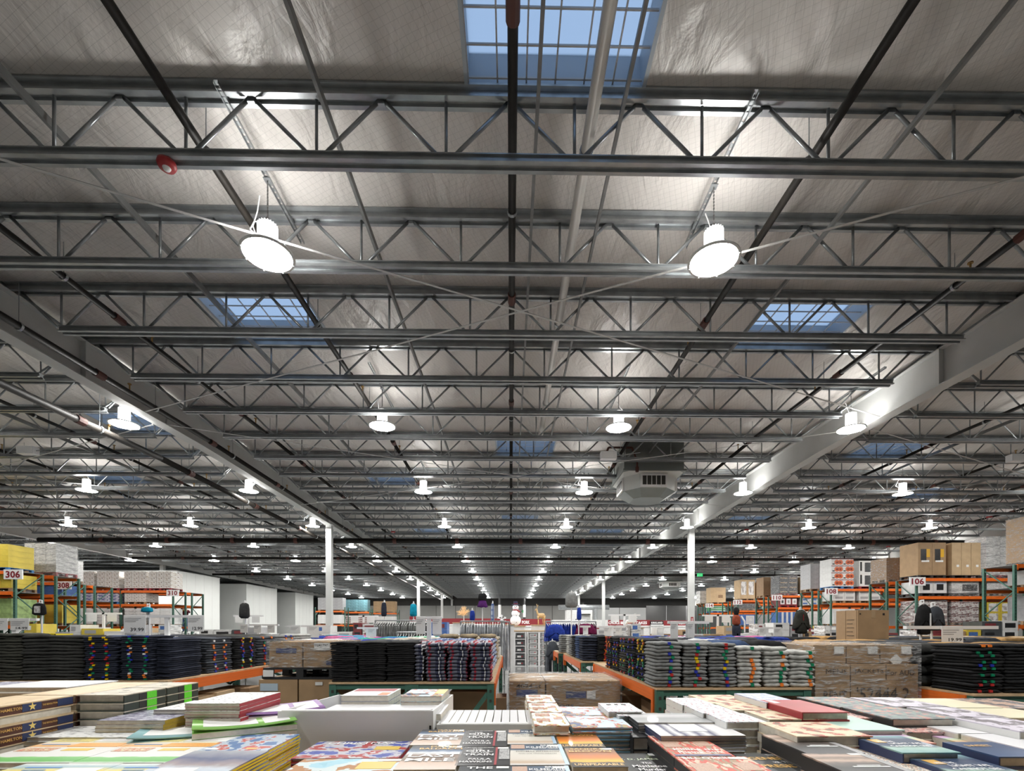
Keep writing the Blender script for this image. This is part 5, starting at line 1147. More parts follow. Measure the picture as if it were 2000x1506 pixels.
stack('white colouring book with red edges', 'behind the purple planner', 361, 468, 1374, 1352, -.22, .011, 'doodle', INK_R, False, n=14, sr=True)
stack('white sketch colouring book', 'between the mustard and red edged ones', 300, 410, 1386, 1368, -.245, .011, 'doodle', CARD_W, False, n=12, sr=True)
# wall planners, bent and lying askew
def planner(label, px, py, h, w, l, rz, m):
    x, y = W(px, py, h); o = thing('wall_planner', label, 'planner', (x, y, CZ + h - .004), rz); n = 12; mb = MB(); vs = []; fs = []
    for i in range(n + 1):
        u = i / n - .5
        for z in (0, .004): vs += [(u * w, -l / 2, z + .03 * u * u), (u * w, l / 2, z + .03 * u * u)]
    for i in range(n):
        a = i * 4; b = a + 4; fs += [(a, a + 1, b + 1, b), (a + 2, b + 2, b + 3, a + 3), (a, b, b + 2, a + 2), (a + 1, a + 3, b + 3, b + 1)]
    mb.add(vs, fs); mb.build('sheet', m, o, True)
    def patch(nm, u0, u1, v0, v1, mt):
        q = MB(); vs = []; fs = []
        for i in range(7):
            u = u0 + (u1 - u0) * i / 6
            vs += [(u * w, v0 * l, .0047 + .03 * u * u), (u * w, v1 * l, .0047 + .03 * u * u)]
        for i in range(6): fs.append((2 * i, 2 * i + 2, 2 * i + 3, 2 * i + 1))
        q.add(vs, fs); q.build(nm, mt, o, True)
    patch('month_grid', -.4, .12, -.36, .36, CARD_W); patch('notes_panel', .18, .44, -.4, .4, CARD_W)
    for q in range(8):
        zt = CZ + h - .006; tt = (zt - TABLE_Z) / 8
        book('planner_copy', '%s, copy %s under it' % (label, ORD(7 - q)), x, y, TABLE_Z + q * tt, w, l, tt * .99, m, CARD_W, False, rotz=rz + (R() - .5) * .05, group='planner copies')
    for q in range(3): patch('grid_line', -.4 + .13 * (q + 1), -.4 + .13 * (q + 1) + .006, -.36, .36, MATS['grey_print'])
planner('green bordered bent wall planner beside the white carton', 478, 1408, -.275, .26, .2, .55, mat('planner_green', (.25, .52, .12), .4))
planner('purple bordered bent wall planner behind the green one', 545, 1383, -.262, .26, .2, .5, mat('planner_purple', (.32, .18, .42), .4))
planner('teal bordered wall planner in front of the green one', 385, 1424, -.292, .28, .2, .4, mat('planner_teal', (.25, .45, .47), .4))
# big boxed sets with brown and navy star spines
NVY = mat('spine_navy_leather', (.03, .045, .12), .5, 0, .2, 12)
def star(m):
    vs = [(0, 0)]; 
    for i in range(10):
        r = .5 if i % 2 == 0 else .2; a = PI / 2 + i * PI / 5; vs.append((r * math.cos(a), r * math.sin(a)))
    mb = MB(); mb.add([(a, b_, 0) for a, b_ in vs], [(0, i + 1, (i + 1) % 10 + 1) for i in range(10)]); return mb.mesh('star', m)
STAR = star(mat('star_gold', (.8, .62, .2), .4))
def boxset(where, D0, D1, ztop, n, show):
    X = -1.312; w = .17; t = .0262
    for i in range(n):
        z = ztop - (i + 1) * t; pages = i in (1, 4, 6)
        y = (D0 + D1) / 2 - X * TH; l = D1 - D0
        o = thing('history_book', 'thick history book with %s, %s from the top, %s' % ('page edges outward' if pages else 'brown and navy starred spine', ORD(i), where), 'book', (X - w / 2, y, z), 0, 'thick starred history books')
        c, p = book_mesh(w, l - .004, t * .985, CV['tan'], CV['clothbrown'] if not pages else CV['tan'], True)
        a = put('cover', c, o); b_ = put('pages', p, o)
        if not pages: a.rotation_euler = b_.rotation_euler = (0, 0, PI)
        if show and not pages:
            for v0, v1 in ((.0, .12), (.36, .58), (.78, .98)): ubox('navy_band', NVY, o, w / 2 - .002, w / 2 + .001, -l / 2 + v0 * l, -l / 2 + v1 * l, .002, t - .004)
            s = put('gold_star', STAR, o, (w / 2 + .002, -l / 2 + .47 * l, t / 2)); s.scale = (.024, .024, 1); s.rotation_euler = (PI / 2, 0, PI / 2)
            text('spine_title', 'HAMILTON', INK_G, o, (w / 2 + .002, -l / 2 + .24 * l, t / 2), .055, .008, (PI / 2, 0, PI / 2)); text('spine_subtitle', 'THE REVOLUTION', INK_G, o, (w / 2 + .002, -l / 2 + .68 * l, t / 2), .045, .005, (PI / 2, 0, PI / 2))
boxset('second pile', 1.232, 1.478, 1.10, 8, True); boxset('nearest pile at the frame edge', .98, 1.228, 1.10, 8, True); boxset('farthest pile', 1.484, 1.84, 1.10, 8, False)
for s_, (D0, D1, n) in enumerate(((1.484, 1.665, 8), (1.67, 1.84, 8))):
    X0, X1 = -1.308, -1.168; t = .0255
    for i in range(n):
        z = 1.10 - (i + 1) * t; l = D1 - D0; w = X1 - X0
        o = thing('novel', 'dark green hardback with lime spine panel, %s from the top of the %s pile' % (ORD(i), ['nearer', 'farther'][s_]), 'book', ((X0 + X1) / 2, (D0 + D1) / 2 + .02, z), 0, 'dark green hardbacks')
        c, p = book_mesh(w, l - .004, t * .985, CV['dkgreen'], CV['spine_green'], True)
        a = put('cover', c, o); b_ = put('pages', p, o); a.rotation_euler = b_.rotation_euler = (0, 0, PI)
        ubox('lime_panel', CV['lime'], o, w / 2 - .002, w / 2 + .001, l * .02, l * .26, .001, t - .003); ubox('spine_panel', BLACKP, o, w / 2 - .002, w / 2 + .0008, -l * .16, l * .01, .002, t - .004)
pile('white picture hardback', 'at the far corner behind the starred spines', -1.78, 1.95, .3, .24, 1.085, .022, 'white', INK_W); pile('white hardback with red lines', 'behind the tan covers', -1.52, 1.98, .26, .22, 1.075, .022, 'doodle', INK_R); pile('pale big hardback', 'far row at the frame edge', -2.05, 2.0, .2, .26, 1.075, .03, 'grey_art', None)
# white display cartons holding books
def tray(label, x0, x1, y0, y1, zf, zb, z0=TABLE_Z):
    t = thing('display_carton', label, 'box', ((x0 + x1) / 2, y0, z0)); w = (x1 - x0) / 2; d = y1 - y0; q = .006
    MB().box(-w, w, 0, q, 0, zf - z0).build('front_panel', CARD_W, t); MB().box(-w, w, d - q, d, 0, zb - z0).build('back_panel', CARD_W, t); MB().box(-w, w, 0, d, 0, q).build('base', CARD_W, t)
    for s in (-1, 1):
        mb = MB(); X = s * (w - q / 2); mb.extr([(q, 0), (d - q, 0), (d - q, zb - z0), (q, zf - z0)], X - q / 2, X + q / 2); mb.build('side_panel', CARD_W, t)
    ubox('slot', BLACKP, t, w - .012, w - .006, -.001, .001, (zf - z0) * .5, (zf - z0) * .72)
    MB().bar((0, q / 2, zf - z0), (0, .05, zf - z0 - .004), 2 * w - .02, .004).build('folded_lip', CARD_W, t)
    return t
tray('large white display carton in front of the blue picture books', -.705, -.235, 1.50, 2.02, 1.05, 1.03)
tray('low white display carton beside the large one', -.225, .085, 1.50, 1.78, 1.008, 1.005)
pile('white puzzle book with red and blue edges', 'inside the large white carton', -.52, 1.86, .17, .2, 1.062, .022, 'white', LABEL_B, False, [], [('red_band', INK_R, .05, .95, .6, .95), ('orange_flash', ORANGE, .75, .95, .05, .4)], n=8)
pile('light blue crossword book', 'inside the large white carton', -.315, 1.84, .145, .2, 1.062, .02, 'skyblue', mat('spine_aqua', (.3, .5, .55), .4), False, [], [('print_line', INK, .1, .6, .3, .34), ('print_line', INK, .1, .65, .2, .24), ('yellow_corner', MATS['print_yellow'], .75, 1, .3, .95)], n=9)
pile('plain white book', 'lying between the puzzle books in the carton', -.42, 1.66, .4, .2, 1.03, .022, 'white', None, False, n=8)
for i in range(11): book('notebook', 'white notebook standing spine up in the low carton, %s along' % ORD(i), -.205 + i * .027, 1.64, TABLE_Z + .007, .024, .24, .112, CV['white'], CARD_W, False, group='white notebooks in the low carton')
# middle and far right books
for i, (a, b_, c, d) in enumerate(((1044, 1114, 1417, 1392), (1036, 1098, 1391, 1373), (1030, 1086, 1372, 1357))):
    stack('white cookbook dotted with food pictures', ['nearest copy', 'middle copy', 'farthest copy'][i], a, b_, c, d, -.27, .024, 'cookbook', PAPER, True, [], [('dish_picture', blotch('print_dish', [(.3, .35, .08), (.5, .4, .3), (.4, .1, .05), (.6, .5, .4)], 5), .1, .55, .7, .92), ('dish_picture', MATS['print_dish'], .1, .5, .3, .5), ('dish_picture', MATS['print_dish'], .62, .9, .45, .58)])
for i, (a, b_, c, d) in enumerate(((1118, 1236, 1421, 1398), (1100, 1203, 1397, 1380))):
    stack('pale blue picture hardback with parrot colours', ['nearer copy with blue edges', 'farther copy'][i], a, b_, c, d, -.28, .0115, 'skyblue', mat('spine_sky', (.2, .42, .62), .4), True, [('22', .42, .2, .1, .12, RT)])
stack('white craft hardback', 'behind the parrot coloured books', 1188, 1256, 1390, 1373, -.262, .03, 'craft', CARD_W, True, [], [('print_block', INK, .2, .34, .74, .84), ('print_block', INK, .45, .55, .74, .84), ('print_block', INK, .66, .8, .74, .84)]); stack('white craft hardback', 'nearer the grey magazines', 1208, 1270, 1398, 1386, -.27, .03, 'craft', CARD_W, True, [], [('print_block', INK, .2, .34, .74, .84), ('print_block', INK, .45, .55, .74, .84), ('print_block', INK, .66, .8, .74, .84)])
stack('grey glossy magazine', 'left of the striped magazines', 1246, 1396, 1411, 1393, -.27, .009, 'grey_mag', BLACKP, False, n=14); stack('navy striped magazine', 'lying open edged before the grey ones', 1290, 1458, 1437, 1407, -.275, .008, 'lion', NVY, False, [], [('plate', CARD_W, .3, .65, .25, .75)], n=16)
stack('thick dark spine paperback', 'between the grey magazines and blue edges', 1236, 1268, 1440, 1414, -.30, .04, 'noir', BLACKP, True)
for i, (a, b_, c, d) in enumerate(((1332, 1398, 1377, 1363), (1372, 1446, 1393, 1377), (1418, 1498, 1410, 1393))):
    stack('white gift hardback with tiny coloured flowers', ['farthest of three', 'middle of three', 'nearest of three'][i], a, b_, c, d, -.255, .023, 'craft', CARD_W, True)
for i, (a, b_, c, d) in enumerate(((1390, 1482, 1374, 1357), (1432, 1535, 1387, 1374), (1502, 1616, 1405, 1388), (1556, 1706, 1438, 1410))):
    stack('cream hardback with red figures', ['farthest copy', 'third copy', 'second copy', 'nearest copy'][i], a, b_, c, d, -.255, .027, 'cream', PAPER, True)
stack('pale blue floral hardback', 'behind the red one', 1496, 1566, 1372, 1354, -.235, .027, 'paleblue', CARD_W); stack('plain red hardback', 'among the pale books', 1566, 1660, 1391, 1367, -.235, .024, 'red', INK_R, True, [], [('white_oval', INK_W, .1, .25, .7, .95)])
stack('mint green hardback with gilt edges', 'in front of the red one', 1664, 1768, 1426, 1398, -.262, .02, 'mint', INK_G)
stack('book with rows of black letters', 'behind the navy one', 1660, 1762, 1474, 1441, -.285, .023, 'letters', WOOD); stack('book with rows of black letters', 'nearest at the frame edge', 1800, 1930, 1520, 1474, -.285, .023, 'letters', WOOD)
stack('pastel striped novel', 'under the navy novel', 1690, 1830, 1452, 1428, -.275, .03, 'pastel', PAPER)
nt_ = [('ALL THE', .3, .6, .3, .08, WT), ('LIGHT WE', .55, .48, .6, .09, WT), ('CANNOT SEE', .5, .34, .7, .08, WT)]
stack('navy and teal novel with a gold medal', 'farther copy', 1762, 1878, 1470, 1437, -.262, .024, 'navyteal', NVY, True, nt_, [('gold_medal', INK_G, .1, .3, .55, .75)]); stack('navy and teal novel with a gold medal', 'nearer copy', 1895, 2040, 1520, 1474, -.275, .024, 'navyteal', NVY, True, nt_, [('gold_medal', INK_G, .1, .3, .55, .75)])
stack('plain navy hardback', 'at the frame edge', 1950, 2060, 1478, 1449, -.262, .024, 'navy', NVY, True, [('SWEET', .4, .7, .5, .12, GT)])
for i, (a, b_, c, d) in enumerate(((1640, 1742, 1381, 1361), (1742, 1866, 1404, 1381))):
    stack('dark floral hardback', ['farther copy', 'nearer copy'][i], a, b_, c, d, -.25, .023, 'floral', BLACKP)
for i, (a, b_, c, d) in enumerate(((1748, 1856, 1380, 1362), (1866, 1968, 1400, 1381), (1990, 2110, 1428, 1401))):
    stack('white and violet patterned hardback', ['farthest copy', 'middle copy', 'nearest copy'][i], a, b_, c, d, -.25, .023, 'violet', CARD_W)
for i, (a, b_, c, d) in enumerate(((1862, 1960, 1382, 1364), (1972, 2090, 1402, 1383))):
    stack('vanilla coloured hardback', ['farther copy', 'nearer copy'][i], a, b_, c, d, -.25, .023, 'vanilla', PAPER)
stack('white hardback with warm picture', 'far row at the frame edge', 1965, 2085, 1384, 1364, -.252, .023, 'warm_art', CARD_W); stack('large white blank hardback', 'before the floral ones', 1870, 1985, 1432, 1405, -.27, .023, 'white', PAPER); stack('large white blank hardback', 'nearer the navy hardback', 2000, 2150, 1462, 1433, -.27, .023, 'white', PAPER)
stack('pink printed hardback', 'between the mint and blank ones', 1770, 1868, 1430, 1405, -.275, .023, 'pinkish', PAPER); stack('pink printed hardback', 'beside the red one', 1662, 1738, 1403, 1383, -.262, .023, 'pinkish', PAPER)
stack('coloured cookery novel', 'beside the navy hardback', 1880, 1948, 1452, 1433, -.285, .023, 'pastel', PAPER); stack('warm patterned novel', 'beside the nearer navy novel', 2045, 2140, 1500, 1462, -.29, .023, 'pastel', PAPER)
t = thing('book_table', 'long table under the books across the foreground', 'table', (0, .42, 0))
MB().box(-2.22, 2.2, 0, 1.74, TABLE_Z - .04, TABLE_Z - .001).build('table_top', WOOD, t)
for X in (-2.12, 0, 2.1):
    for Y in (.08, 1.66): ubox('leg', GREEN, t, X - .035, X + .035, Y - .035, Y + .035, 0, TABLE_Z - .04)
ubox('side_beam', ORANGE, t, -2.1, 2.1, 1.67, 1.71, TABLE_Z - .15, TABLE_Z - .04)
# ------------------------------------------------------------------ display garments and hanging rails
def outline_mesh(pts, depth, m, name):
    """a stuffed flat shape: outline in x, z with rounded front and back"""
    n = len(pts); cx = sum(p[0] for p in pts) / n; cz = sum(p[1] for p in pts) / n; mb = MB(); vs = []; fs = []
    lay = [(1.0, 0), (.93, .55), (.72, .9), (.35, 1.0)]
    for s in (-1, 1):
        for k, dp in lay: vs += [(cx + (a - cx) * k, s * depth / 2 * dp, cz + (b_ - cz) * k) for a, b_ in pts]
        vs.append((cx, s * depth / 2, cz))
    for si, s in enumerate((-1, 1)):
        o = si * (n * 4 + 1)
        for k in range(3):
            for i in range(n):
                f = (o + k * n + i, o + k * n + (i + 1) % n, o + (k + 1) * n + (i + 1) % n, o + (k + 1) * n + i); fs.append(f if s < 0 else f[::-1])
        for i in range(n):
            f = (o + 3 * n + i, o + 3 * n + (i + 1) % n, o + 4 * n); fs.append(f if s < 0 else f[::-1])
    mb.add(vs, fs); return mb.mesh(name, m, True)
JACKET = [(-.10, 1.0), (-.02, .97), (.10, 1.0), (.30, .90), (.42, .62), (.50, .22), (.40, .16), (.31, .45), (.32, .02), (.16, 0), (-.16, 0), (-.32, .02), (-.31, .45), (-.40, .16), (-.50, .22), (-.42, .62), (-.30, .90)]
VEST = [(-.14, 1), (0, .96), (.14, 1), (.36, .9), (.44, .6), (.46, .1), (.3, 0), (-.3, 0), (-.46, .1), (-.44, .6), (-.36, .9)]
DRESS = [(-.2, 1), (.2, 1), (.26, .62), (.5, .05), (.3, 0), (.1, .04), (-.1, 0), (-.3, .04), (-.5, .05), (-.26, .62)]
def shown(label, px0, px1, py0, py1, D, m, shape, cat='garment', zbase=None, parts=(), pole=True):
    xm, y = WD((px0 + px1) / 2, D); w = (px1 - px0) * D / F; z0 = CZ + (HY - py1) * D / F; h = (py1 - py0) * D / F
    t = thing('display_garment', label, cat, (xm, y, z0), R() * .3 - .15)
    put('garment_body', outline_mesh([(a * w, b_ * h) for a, b_ in shape], min(.2, w * .35), m, 'garment'), t)
    MB().path([(-w * .2, 0, h * .97), (0, 0, h * 1.03), (w * .2, 0, h * .97)], .008).tube((0, 0, h), (0, 0, h + .06), .006, 6).build('hanger', WHITE, t)
    for nm, mm, u0, u1, v0, v1 in parts: ubox(nm, mm, t, u0 * w, u1 * w, -min(.2, w * .35) / 2 - .008, -min(.2, w * .35) / 2 + .0, v0 * h, v1 * h)
    if pole and zbase is not None:
        MB().tube((0, .05, zbase - z0), (0, .05, h + .05), .014, 8).tube((0, .05, h + .05), (0, 0, h + .05), .008, 6).build('pole', WHITE, t)
    return t
shown('black hooded sweatshirt with white lettering hung above the black sweaters', 1786, 1822, 1180, 1240, 6.4, CL['black'], JACKET, zbase=TZ, parts=[('white_stripe', INK_W, .18, .24, .2, .7)])
shown('charcoal sweatshirt hung half behind the black hooded one', 1806, 1846, 1184, 1232, 6.7, CL['slate'], JACKET, zbase=TZ)
shown('olive parka with red zip hung beside the price cards', 1547, 1582, 1191, 1238, 9.9, CL['olive'], JACKET, zbase=TZ, parts=[('red_zip', INK_R, .0, .03, .55, .8)])
shown('dark grey quilted jacket on a pole before the white coolers', 466, 489, 1177, 1208, 13, CL['charcoal'], VEST, zbase=.0)
shown('black printed T-shirt sample at the 300s rack side', 64, 90, 1178, 1202, 8.2, CL['black'], VEST, zbase=.9, parts=[('print_panel', PIC, -.2, .2, .2, .75)])
t = shown('black top with purple skirt hung high over the aisle', 932, 953, 1160, 1187, 12.5, CL['purple'], DRESS, zbase=0)
put('black_top', outline_mesh([(a * .25, b_ * .2) for a, b_ in VEST], .12, CL['black'], 'garment'), t, (0, -.01, .17))
shown('grey quilted vest hung high over the blue fleeces', 1103, 1129, 1157, 1187, 12.5, CL['grey'], VEST, zbase=0)
shown('turquoise jacket hung high beside the grey clothes', 800, 815, 1179, 1204, 12.5, CL['turq'], VEST, zbase=0)
shown('dark blue jacket hung at the tree side of the rail', 917, 928, 1192, 1212, 12.2, CL['blue'], VEST, zbase=0)
shown('navy jacket hung at the vest side of the rail', 1126, 1136, 1186, 1211, 12.2, CL['blue'], VEST, zbase=0)
shown('navy shirt hung over the grey clothes rail', 744, 756, 1176, 1204, 13.2, CL['navy'], VEST, zbase=0)
shown('black and white patterned scarf hung beside the white column', 958, 966, 1178, 1214, 12.8, CL['plaid_blue'], VEST, zbase=0)
shown('blue cap-like jacket by the 39.99 card', 275, 300, 1186, 1196, 8.0, CL['turq'], VEST, zbase=.9)
shown('royal blue fleece facing out at the end of the aisle rail', 1063, 1106, 1219, 1251, 13.1, CL['blue'], JACKET, zbase=0)
shown('maroon fleece facing out on the aisle rail', 1122, 1166, 1218, 1246, 13.1, CL['maroon'], JACKET, zbase=0)
shown('grey hooded coat facing out under the royal blue fleece', 1066, 1092, 1252, 1290, 12.8, CL['slate'], JACKET, zbase=0)
def drape(m, w, h, name, seed):
    rg = random.Random(seed); mb = MB(); nx, nz = 8, 8; vs = []; fs = []
    for s in (0, 1):
        for j in range(nz + 1):
            for i in range(nx + 1):
                u = i / nx - .5; v = j / nz
                wd_ = w * (.72 + .28 * min(1, v * 2.2)); th = (.025 + .022 * v) * (1 if abs(u) < .49 else .1)
                wob = .012 * v * math.sin(u * 14 + seed * 2 + v * 3)
                vs.append((wob + (th if s else -th), u * wd_, -h * v - .10 * abs(u) * (1 - v)))
    n = (nx + 1) * (nz + 1)
    for j in range(nz):
        for i in range(nx):
            a = j * (nx + 1) + i; fs += [(a, a + 1, a + nx + 2, a + nx + 1), (n + a, n + a + nx + 1, n + a + nx + 2, n + a + 1)]
    mb.add(vs, fs); return mb.mesh(name, m, True)
PLAST = mat('clear_garment_bag', (.42, .44, .47), .12, 0, .35, 9, .6)
def rail(label, x0, x1, y, z, runs, hlen, noun, where):
    t = thing('clothes_rail', label, 'clothes rail', ((x0 + x1) / 2, y, 0)); w = (x1 - x0) / 2
    MB().tube((-w, 0, z), (w, 0, z), .016, 8).build('top_rail', STEEL, t)
    for s in (-1, 1):
        MB().tube((s * w, 0, 0), (s * w, 0, z), .018, 8).build('upright', STEEL, t); MB().bar((s * w, -.25, .02), (s * w, .25, .02), .04, .04).build('foot', STEEL, t)
    q = 0
    for (f0, f1, m, nn, hl) in runs:
        n = max(2, int((f1 - f0) * (x1 - x0) / .058)); me = [drape(m, .42, hl, 'hanging_garment', s + 1) for s in range(3)]
        for i in range(n):
            X = x0 + (x1 - x0) * (f0 + (f1 - f0) * (i + .5) / n)
            o = thing('hanging_garment', '%s, %s along the rail %s' % (nn, ORD(i), where), 'garment', (X, y, z - .05), (R() - .5) * .25, nn + ' ' + where)
            put('cloth_body', me[(i * 5 + 1) % 3], o); put('hanger', HNG, o)
HNG = MB().path([(0, -.19, -.08), (0, 0, 0), (0, .19, -.08)], .006, 4).path([(0, 0, 0), (0, 0, .05), (0, .02, .066)], .004, 4).mesh('hanger', WHITE)
x0, y = WD(733, 12); x1, _ = WD(836, 12)
rail('clothes rail full of grey fleece tops beyond the plaid shirts', x0, x1, y, 1.50, [(0, .82, CL['grey'], 'grey fleece top', .42), (.82, .93, CL['khaki'], 'brown fleece top', .5), (.93, 1, CL['black'], 'black fleece top', .55)], .4, 'grey', 'beyond the plaid shirts')
rail('lower rail of long grey trousers beside the stone trousers', x0 + .7, x1 + .15, y - .75, 1.22, [(0, 1, CL['slate'], 'long grey trousers', .55)], .5, 'grey', 'beside the stone trousers')
x0, y = WD(900, 11.2); x1, _ = WD(985, 11.2)
rail('clothes rail of garments in clear bags beyond the khaki trousers', x0, x1, y, 1.47, [(0, 1, PLAST, 'bagged dark coat', .52)], .5, '', 'beyond the khaki trousers')
rail('short rail of long bagged coats at the aisle edge', x1 - .05, x1 + .12, y - .5, 1.45, [(0, 1, PLAST, 'long bagged coat', 1.0)], .5, '', 'at the aisle edge')
x0, y = WD(1066, 13.6); x1, _ = WD(1164, 13.6)
rail('clothes rail of blue and maroon fleeces past the aisle tables', x0, x1, y, 1.50, [(0, .6, CL['blue'], 'royal blue fleece', .5), (.6, 1, CL['maroon'], 'maroon fleece', .5)], .5, '', 'past the aisle tables')
rail('low rail of grey coats under the blue fleeces', x0, x0 + .5, y - .3, .95, [(0, 1, CL['slate'], 'grey hooded coat', .75)], .5, '', 'under the blue fleeces')
rail('rail of dark long coats near the orange aisle end', x0 + .6, x1, y + .8, 1.3, [(0, 1, CL['black'], 'dark long coat', .9)], .5, '', 'near the orange aisle end')
# mannequin legs in jeans by the 112 rack
x, y = WD(1438, 14)
t = thing('mannequin', 'white half mannequin in navy jeans by the rack marked 112', 'mannequin', (x, y, 0))
mq = MB().box(-.2, .2, -.2, .2, 0, .03).tube((0, 0, .03), (0, 0, .95), .02, 8).mesh('stand', WHITE); put('stand', mq, t)
LEGS = [(-.5, 1), (.5, 1), (.52, .75), (.40, .0), (.14, .0), (.04, .66), (-.04, .66), (-.16, .0), (-.40, .0), (-.52, .75)]
o = put('jeans', outline_mesh([(a * .22, b_ * .55) for a, b_ in LEGS], .16, CL['navy'], 'jeans'), t, (0, 0, .85))
o = put('torso', outline_mesh([(a * .24, b_ * .3) for a, b_ in VEST], .16, cloth('brick', (.28, .07, .04)), 'torso'), t, (0, 0, 1.4)); MB().tube((.13, -.02, 1.66), (.2, -.08, 1.5), .025, 8).tube((.2, -.08, 1.5), (.19, -.1, 1.2), .022, 8).build('arm', WHITE, t); MB().lathe([(0, 1.92), (.07, 1.88), (.085, 1.8), (.06, 1.72), (.04, 1.69)], 12).build('head', CL['black'], t, True)

# ------------------------------------------------------------------ person with a camera on a raised deck
def person(x, y, z):
    deck = thing('work_platform', 'low steel work platform beside the cooler wall', 'platform', (x, y, 0))
    MB().box(-.5, .5, -.4, .4, z - .05, z).build('deck', STEEL, deck)
    for a in (-.45, .45):
        for b_ in (-.35, .35): MB().tube((a, b_, 0), (a, b_, z - .05), .025, 8).build('leg', STEEL, deck)
    p = thing('person', 'person in a dark red top and jeans raising a camera to the face', 'person', (x, y, z))
    J = {'pel': (0, 0, .95), 'sp': (0, .01, 1.15), 'ch': (0, 0, 1.36), 'nk': (0, -.01, 1.50), 'hd': (0, -.02, 1.58), 'ht': (0, -.01, 1.74),
         'sl': (-.19, 0, 1.42), 'el': (-.33, -.10, 1.22), 'wl': (-.12, -.27, 1.50), 'sr': (.19, 0, 1.42), 'er': (.36, -.08, 1.30), 'wr': (.13, -.27, 1.54),
         'hl': (-.10, 0, .90), 'kl': (-.12, -.02, .50), 'al': (-.13, .02, .09), 'fl': (-.14, -.14, .04), 'hr': (.10, 0, .90), 'kr': (.12, -.02, .50), 'ar': (.13, .02, .09), 'fr': (.15, -.14, .04)}
    E = [('pel', 'sp'), ('sp', 'ch'), ('ch', 'nk'), ('nk', 'hd'), ('hd', 'ht'), ('ch', 'sl'), ('sl', 'el'), ('el', 'wl'), ('ch', 'sr'), ('sr', 'er'), ('er', 'wr'), ('pel', 'hl'), ('hl', 'kl'), ('kl', 'al'), ('al', 'fl'), ('pel', 'hr'), ('hr', 'kr'), ('kr', 'ar'), ('ar', 'fr')]
    RAD = dict(pel=.15, sp=.145, ch=.165, nk=.06, hd=.09, ht=.085, sl=.08, el=.055, wl=.035, sr=.08, er=.055, wr=.035, hl=.1, kl=.075, al=.05, fl=.04, hr=.1, kr=.075, ar=.05, fr=.04)
    names = list(J); me = bpy.data.meshes.new('body'); me.from_pydata([J[k] for k in names], [(names.index(a), names.index(b_)) for a, b_ in E], [])
    o = bpy.data.objects.new('body', me); COL.objects.link(o); md = o.modifiers.new('skin', 'SKIN')
    if not me.skin_vertices: bpy.context.view_layer.update()
    sv = me.skin_vertices[0].data if me.skin_vertices else None
    if sv:
        for i, k in enumerate(names): sv[i].radius = (RAD[k], RAD[k] * (.75 if k in ('pel', 'sp', 'ch') else 1)); sv[i].use_root = (k == 'pel')
    o.modifiers.new('sub', 'SUBSURF').levels = 2
    dg = bpy.context.evaluated_depsgraph_get(); dg.update(); m2 = bpy.data.meshes.new_from_object(o.evaluated_get(dg)); bpy.data.objects.remove(o)
    top, jean, sk, shoe = cloth('wine', (.07, .012, .018)), CL['denim'], mat('skin_tone', (.35, .2, .14), .5), BLACKP
    m2.materials.clear()
    for m in (top, jean, sk, shoe): m2.materials.append(m)
    for f in m2.polygons:
        c = f.center; f.use_smooth = True
        f.material_index = 3 if c.z < .12 else 1 if c.z < .95 else 2 if (c.z > 1.5 and abs(c.x) < .09 and c.y > -.16) or (c.y < -.2) else 0
    put('body', m2, p)
    MB().lathe([(.1, 1.62), (.108, 1.7), (.09, 1.78), (.05, 1.82), (0, 1.83)], 14, c=(0, .005, 0)).build('hair', mat('hair_dark', (.02, .015, .01), .7), p, True)
    for s in (-1, 1):
        for q in range(4): MB().path([(s * .11 - .012 * q * s, -.27, 1.53 - q * .018), (s * .08, -.325, 1.54 - q * .018), (s * .05, -.335, 1.545 - q * .018)], .009, 6).build('finger', sk, p)
        MB().path([(s * .12, -.27, 1.50), (s * .07, -.28, 1.47)], .011, 6).build('thumb', sk, p)
    MB().lathe([(.02, 0), (.025, .015), (.0, .04)], 8, c=(0, -.125, 1.60)).build('nose', sk, p, True)
    cm = thing('photo_camera', 'small black camera held up by the person in dark red', 'camera', (x, y - .30, z + 1.53))
    MB().box(-.07, .07, -.03, .03, -.045, .045).box(-.025, .025, -.03, .03, .045, .065).build('camera_body', BLACKP, cm); MB().lathe([(.033, 0), (.033, .06), (.0, .06)], 14).build('camera_lens', BLACKP, cm).rotation_euler = (PI / 2, 0, 0)
    st = MB().path([(-.06, .0, 0), (-.09, .14, -.14), (0, .26, -.03), (.09, .14, -.14), (.06, 0, 0)], .008).build('yellow_strap', YEL, cm)
x, y = WD(362, 32); person(x, y, CZ + (HY - 1236) * 32 / F)

# ------------------------------------------------------------------ holiday figures over the far counters
GLW = mat('snowman_white', (.82, .84, .88), .6, 0, .06, 30, .5, emit=.12); GOLD = mat('gold_wicker', (.62, .42, .2), .6, 0, .3, 40, .5); PALE = mat('white_wire', (.72, .73, .72), .5)
def ped(x, y, z, lab):
    t = thing('display_plinth', lab, 'plinth', (x, y, 0)); MB().box(-.36, .36, -.35, .35, 0, z - .03).build('plinth_body', WC, t); MB().box(-.38, .38, -.38, .38, z - .03, z).build('plinth_top', WOOD, t); return t
x, y = WD(1007, 19); z = CZ + (HY - 1222) * 19 / F; ped(x, y, z, 'white topped display plinth under the snowman')
t = thing('snowman', 'white lit snowman with a dark hat above the aisle end', 'figure', (x, y, z))
s = 19 / F
def ball(nm, c, r, m, parent, sq=1.0): 
    return MB().lathe([(max(.001, r * math.sin(PI * i / 10)), -r * sq * math.cos(PI * i / 10)) for i in range(11)], 18, c=c).build(nm, m, parent, True)
ball('bottom_ball', (0, 0, .2), .21, GLW, t, .95); ball('middle_ball', (0, 0, .47), .16, GLW, t, .9); ball('head', (0, 0, .70), .12, GLW, t)
